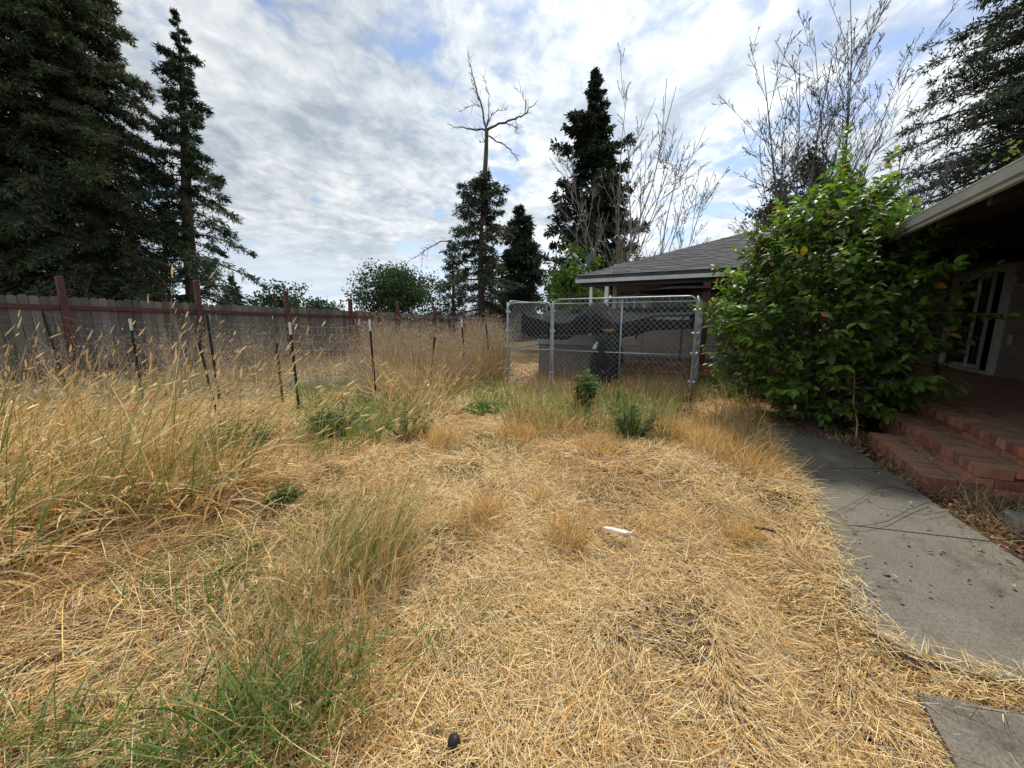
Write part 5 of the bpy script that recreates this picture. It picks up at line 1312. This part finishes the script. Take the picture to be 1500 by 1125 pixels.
def tall_weeds():
    st = Stuff()
    SEED = [(.29, .225, .165), (.21, .155, .115), (.40, .32, .22)]; W_TAN, W_BROWN, W_GREY = (.33, .265, .165), (.22, .14, .07), (.27, .235, .19)
    def oats(poly, dens, h, W, cols, w, d0=0, d1=99, heads=10, clump=None, hl=.022, tilt=.12, az=None):
        x, y = sample(poly, dens, d0, d1, .2, clump); n = len(x)
        if not n: return
        L = h * RNG.uniform(.6, 1.15, n) * (.62 + .65 * vnoise(x, y, 1.3, 51)); a = RNG.uniform(0, 2 * PI, n) if az is None else RNG.normal(az, 1.0, n)
        r = st.add(ribbons(x, y, ground_h(x, y) - .01, a, np.abs(RNG.normal(tilt, .12, n)), RNG.normal(.22, .2, n), L, W * RNG.uniform(.6, 1.2, n), palette(n, cols, w), 3, RNG.uniform(-1.5, 1.5, n)))
        # hanging husks around the upper stem, and dry blades lower down
        V = r[0].reshape(n, 8, 3); up = (V[:, 4] + V[:, 5]) / 2; tip = (V[:, 6] + V[:, 7]) / 2; low = (V[:, 0] + V[:, 1]) / 2
        for k in range(heads):
            u = RNG.uniform(.1, 1.05, n)[:, None]; p = up + (tip - up) * u + RNG.normal(0, .035, (n, 3)); d = RNG.normal(0, .5, (n, 3)); d[:, 2] -= .9
            st.add(leaf_tris(p, d, hl * RNG.uniform(.7, 1.5, n), hl * .42, palette(n, SEED, [1, 1, 1])))
        for k in range(3):
            u = RNG.uniform(.1, .7, n)[:, None]; p = low + (up - low) * u; d = RNG.normal(0, 1, (n, 3)); d[:, 2] = RNG.normal(-.1, .5, n)
            st.add(leaf_tris(p, d, RNG.uniform(.12, .32, n), W * 1.3, palette(n, cols, w)))
    WEED = gp([(548, 600), (600, 606), (650, 596), (690, 572), (738, 562), (742, 520), (738, 500), (560, 512), (540, 560)])
    oats(WEED, 70, 1.22, .0075, [W_TAN, W_BROWN, W_GREY, GOLD], [.3, .35, .25, .1], d1=11, heads=12, clump=(1.2, .22, .6, 21), hl=.03)
    oats(WEED, 60, 1.45, .010, [W_TAN, W_BROWN, W_GREY], [.45, .3, .25], d0=9, d1=22, heads=10, hl=.045, clump=(.9, .2, .6, 29))
    oats(BACK, 36, 1.0, .008, [W_GREY, W_TAN, W_BROWN], [.4, .4, .2], d0=6, d1=9.5, heads=6, clump=(.7, .15, .6, 22), hl=.03, tilt=.25)
    oats(BACK, 40, 1.3, .010, [W_GREY, W_TAN, W_BROWN], [.35, .4, .25], d0=9.5, d1=20, heads=7, clump=(.6, .1, .6, 23), hl=.04, tilt=.2)
    stand(st, BACK, 120, .45, .008, [W_TAN, TAN, W_GREY, W_BROWN], [.3, .35, .2, .15], .7, .8, None, d0=5, d1=18, clump=(.9, .05, .5, 24))
    stand(st, WEED, 160, .65, .008, [GOLD, TAN, BROWN, ORANGE], [.3, .35, .2, .15], .45, .6, None, d1=18)
    oats(WEED, 60, 1.1, .009, [W_BROWN, W_GREY], [.7, .3], d1=14, heads=14, clump=(1.1, .45, .75, 28), hl=.032, tilt=.3)
    # a darker tangle beside the kennel
    KT = gp([(690, 566), (738, 562), (738, 530), (700, 530)]); stand(st, KT, 420, .9, .008, [W_BROWN, W_TAN], [.7, .3], .3, .5)
    # sparse stems rising through the tall clump and beyond the wire
    FR_ = gp([(-900, 760), (0, 690), (330, 660), (430, 640), (430, 590), (0, 598), (-900, 640)])
    oats(FR_, 6, 1.2, .0055, [TAN, PALE, GREY], [.4, .3, .3], heads=5, hl=.022, tilt=.22)
    stand(st, FR_, 14, .9, .005, [TAN, GREY, GOLD], [.4, .3, .3], .3, .5, .3, .9, nseg=4, head=(.3, .08, .007, [(.58, .46, .27)]))
    st.build('tall_weeds', 'brown wild oats and thistles standing high before the fence', 'weeds', 'straw')
tall_weeds()

def litter():
    st = Stuff()
    # fallen leaves and twiggy stems between the path, the steps and the lemon tree
    for (poly, dens, L) in (([(1120, 628), (1180, 640), (1260, 660), (1290, 650), (1250, 625), (1250, 600), (1120, 585)], 700, .05), ([(1235, 650), (1300, 695), (1420, 775), (1520, 850), (1640, 920), (1640, 760), (1450, 710), (1330, 660), (1262, 632)], 900, .045)):
        P_ = gp(poly); x0, y0 = np.min(P_, 0); x1, y1 = np.max(P_, 0); n = int((x1 - x0) * (y1 - y0) * dens); x = RNG.uniform(x0, x1, n); y = RNG.uniform(y0, y1, n); k = inpoly(x + RNG.normal(0, .05, n), y + RNG.normal(0, .05, n), P_); x, y = x[k], y[k]; n = len(x)
        z = .012 + RNG.random(n) * .045; d = RNG.normal(0, 1, (n, 3)); d[:, 2] *= .35
        v, f, c = folded_leaves(np.stack([x, y, z], -1), d, L * RNG.uniform(.5, 1.4, n), L * .5 * RNG.uniform(.5, 1.2, n), palette(n, [(.20, .11, .055), (.30, .19, .10), (.12, .07, .04), (.26, .10, .06)], [.4, .25, .2, .15]))
        nv = st.n
        st.v.append(v); st.c.append(c); st.n += len(v); st.f += [q + nv for q in f]
    # a scatter of single leaves on path and steps
    x, y = np.array([G(px, py).xy for px, py in zip(RNG.uniform(1140, 1480, 90), RNG.uniform(630, 900, 90))]).T; n = len(x); s, r = toH((x, y)); k = (r < 1.55); x, y = x[k], y[k]; n = len(x)
    d = RNG.normal(0, 1, (n, 3)); d[:, 2] *= .15; v, f, c = folded_leaves(np.stack([x, y, np.full(n, .052)], -1), d, .03 * RNG.uniform(.4, 1.5, n), .016, palette(n, [(.2, .11, .06), (.08, .06, .05), (.4, .32, .2)], [.4, .4, .2])); nv = st.n; st.v.append(v); st.c.append(c); st.n += len(v); st.f += [q + nv for q in f]
    for k, (s0, r0, z) in enumerate(((5.2, 1.8, .145), (5.5, 2.1, .285), (6.2, 2.4, .425), (5.9, 2.1, .285), (4.9, 1.75, .145))):
        n = 24; p = np.array([H(s0 + RNG.normal(0, .3), r0 + abs(RNG.normal(0, .05)), z) for _ in range(n)]); d = RNG.normal(0, 1, (n, 3)); d[:, 2] *= .15
        v, f, c = folded_leaves(p, d, .03 * RNG.uniform(.5, 1.4, n), .016, palette(n, [(.3, .2, .11), (.14, .08, .05), (.5, .38, .2)], [.4, .3, .3])); nv = st.n; st.v.append(v); st.c.append(c); st.n += len(v); st.f += [q + nv for q in f]
    # dry wiry stems in the bed by the steps
    for (px, py, rad, n, h) in ((1470, 745, .36, 420, .30), (1420, 730, .22, 200, .2), (1520, 790, .4, 420, .26), (1345, 712, .16, 240, .11), (1310, 690, .14, 160, .09), (1500, 720, .25, 200, .3), (1235, 648, .16, 160, .16), (1150, 640, .12, 160, .10), (1440, 800, .3, 320, .05), (1380, 760, .2, 180, .05), (1500, 850, .25, 240, .06)):
        c = G(px, py); q = RNG.random(n) ** .6 * rad; a = RNG.uniform(0, 2 * PI, n); x = c.x + q * np.cos(a); y = c.y + q * np.sin(a)
        st.add(ribbons(x, y, .01 + 0 * x, RNG.uniform(0, 2 * PI, n), np.abs(RNG.normal(.95, .4, n)), RNG.normal(.2, .5, n), h * RNG.uniform(.4, 1.2, n), .0032, palette(n, [(.34, .27, .17), (.24, .15, .08), (.46, .37, .2)], [.5, .25, .25]), 3))
    st.build('leaf_litter', 'brown fallen leaves and wiry dry stems beside the brick steps', 'leaf litter', 'litter')
litter()

# ------------------------------------------------------------------ small things on the ground
def small_things():
    r = random.Random(3)
    c = G(905, 776, .07); t = MB(); v = []; n = 12
    for i in range(n + 1):
        for j in range(5):
            u, w = i / n - .5, j / 4 - .5; p = c + Vector((.175 * u + .012 * w, -.07 * u + .052 * w * (1 - .6 * abs(u * 2) ** 3), 0)); p.z = .062 + .02 * mnoise.noise(Vector((u * 7, w * 4, 1))) + .012 * (1 - (w * 2) ** 2); v.append(p)
    t.add(v, [(i * 5 + j, (i + 1) * 5 + j, (i + 1) * 5 + j + 1, i * 5 + j + 1) for i in range(n) for j in range(4)])
    o = t.build('paper_scrap', M['paper'], smooth=True); o.modifiers.new('thickness', 'SOLIDIFY').thickness = .006; setp(o, 'crumpled white paper scrap lying on the straw', 'paper')
    c = G(665, 1086, .03); b = MB(); v = []
    prof = [(.022 * math.sin(PI * i / 10), -.022 * math.cos(PI * i / 10)) for i in range(11)]
    b.lathe(Vector((c.x, c.y, .030)), [(max(.0003, q * (1 + .06 * math.sin(i * 2))), z) for i, (q, z) in enumerate(prof)], 16); o = b.build('ball', M['ball'], smooth=True); setp(o, 'small dark round ball half sunk in the straw', 'ball')
    def twig(name, label, pts, r0, mat='twig', z=.055, group='twigs on the path', kids=0):
        mb = MB(); P3 = [G(px, py, z) + Vector((0, 0, r.uniform(0, .012))) for px, py in pts]; m = len(P3)
        mb.tube(P3, [r0 * (1 - .6 * i / (m - 1)) for i in range(m)], 5)
        for k in range(kids):
            i = r.randrange(m - 1); p = P3[i].lerp(P3[i + 1], r.random()); a = r.uniform(0, 2 * PI); mb.tube([p, p + Vector((.06 * math.cos(a), .06 * math.sin(a), .015)), p + Vector((.11 * math.cos(a + .4), .11 * math.sin(a + .4), .01))], [r0 * .5, r0 * .35, r0 * .2], 4)
        o = mb.build(name, M[mat]); setp(o, label, 'twig', group)
    twig('twig', 'long dark twig arching from the litter to the grass across the path', [(1360, 736), (1330, 748), (1300, 764), (1270, 771), (1245, 772), (1232, 768)], .0035, kids=3)
    twig('twig', 'thin twig curving across the path above the long arching one', [(1345, 724), (1310, 716), (1285, 716), (1262, 730), (1243, 742), (1220, 752), (1196, 757)], .0028, kids=4)
    twig('twig', 'straight dark twig pointing from the path edge at the steps', [(1340, 722), (1300, 712), (1268, 704), (1243, 697)], .0035, kids=2)
    twig('twig', 'dark twig lying topmost on the path', [(1290, 706), (1255, 694), (1228, 688), (1205, 684)], .0028, kids=1)
    twig('twig', 'pale forked twig at the left edge of the path', [(1204, 684), (1192, 690), (1186, 694), (1192, 706), (1199, 720)], .003, 'twig_pale', kids=1)
    twig('twig', 'fine pale stem lying in the middle of the path', [(1250, 771), (1236, 760), (1228, 748), (1215, 742)], .0025, 'twig_pale', kids=2)
    twig('twig', 'broken fine brown twig lying nearest the camera on the path', [(1385, 750), (1352, 756), (1320, 750), (1290, 744), (1270, 735)], .0025, kids=2)
    mb = MB(); a, b = G(1104, 772, .07), G(1136, 779, .06); mb.tube([a, a.lerp(b, .5) + Vector((0, 0, .004)), b], [.009, .008, .007], 6); o = mb.build('stick', M['satin_black']); setp(o, 'short black stick lying on the straw near the path', 'stick')
    # broken concrete block in the bed
    c = G(1500, 778, 0); mb = MB(); T = lambda x, y, z: c + Vector((AX[0] * x + BX[0] * y, AX[1] * x + BX[1] * y, z))
    o_ = []
    pts = [(-.1, -.06), (.1, -.06), (.1, .13), (-.1, .13)]
    v = [T(x + r.uniform(-.01, .01), y + r.uniform(-.01, .01), z) for z in (-.02, .085, .10) for (x, y) in ([(q[0] * (1 if z < .09 else .92), q[1] * (1 if z < .09 else .92)) for q in pts])]
    mb.add(v, [(8, 9, 10, 11)] + [(4 * l + i, 4 * l + (i + 1) % 4, 4 * l + 4 + (i + 1) % 4, 4 * l + 4 + i) for l in range(2) for i in range(4)]); o = mb.build('concrete_block', M['stone']); setp(o, 'chipped pale concrete block in the litter below the steps', 'block')
    # black plastic tray in the grass before the kennel
    c = G(843, 590, .12); mb = MB(); mb.lathe(Vector((c.x, c.y, .10)), [(.0, .0), (.11, .0), (.14, .055), (.15, .055), (.12, -.008), (0, -.01)], 20); o = mb.build('plastic_dish', M['satin_black'], smooth=True); setp(o, 'black plastic dish left in the grass by the leafy kennel weed', 'dish')
    # scraps of pale rubble inside the kennel
    for k, (px, py) in enumerate(((922, 566), (932, 568))):
        c = G(px, py, .22); mb = MB(); vs = []
        for i in range(5):
            for j in range(8):
                a = 2 * PI * j / 8; q = math.sin(PI * (i + .5) / 5); w = 1 + .25 * r.uniform(-1, 1); vs.append(c + Vector((.09 * q * w * math.cos(a), .06 * q * w * math.sin(a), -.045 * math.cos(PI * (i + .5) / 5) * w)))
        fs = [(i * 8 + j, i * 8 + (j + 1) % 8, (i + 1) * 8 + (j + 1) % 8, (i + 1) * 8 + j) for i in range(4) for j in range(8)] + [tuple(range(32, 40))]
        mb.add(vs, fs); o = mb.build('stone', M['stone'])
        setp(o, ('pale stone lump on the kennel floor nearer the middle post', 'pale stone lump on the kennel floor nearer the right corner')[k], 'stone', 'pale stones in the kennel')
        for v_ in o.data.vertices: v_.co.z -= .16
small_things()
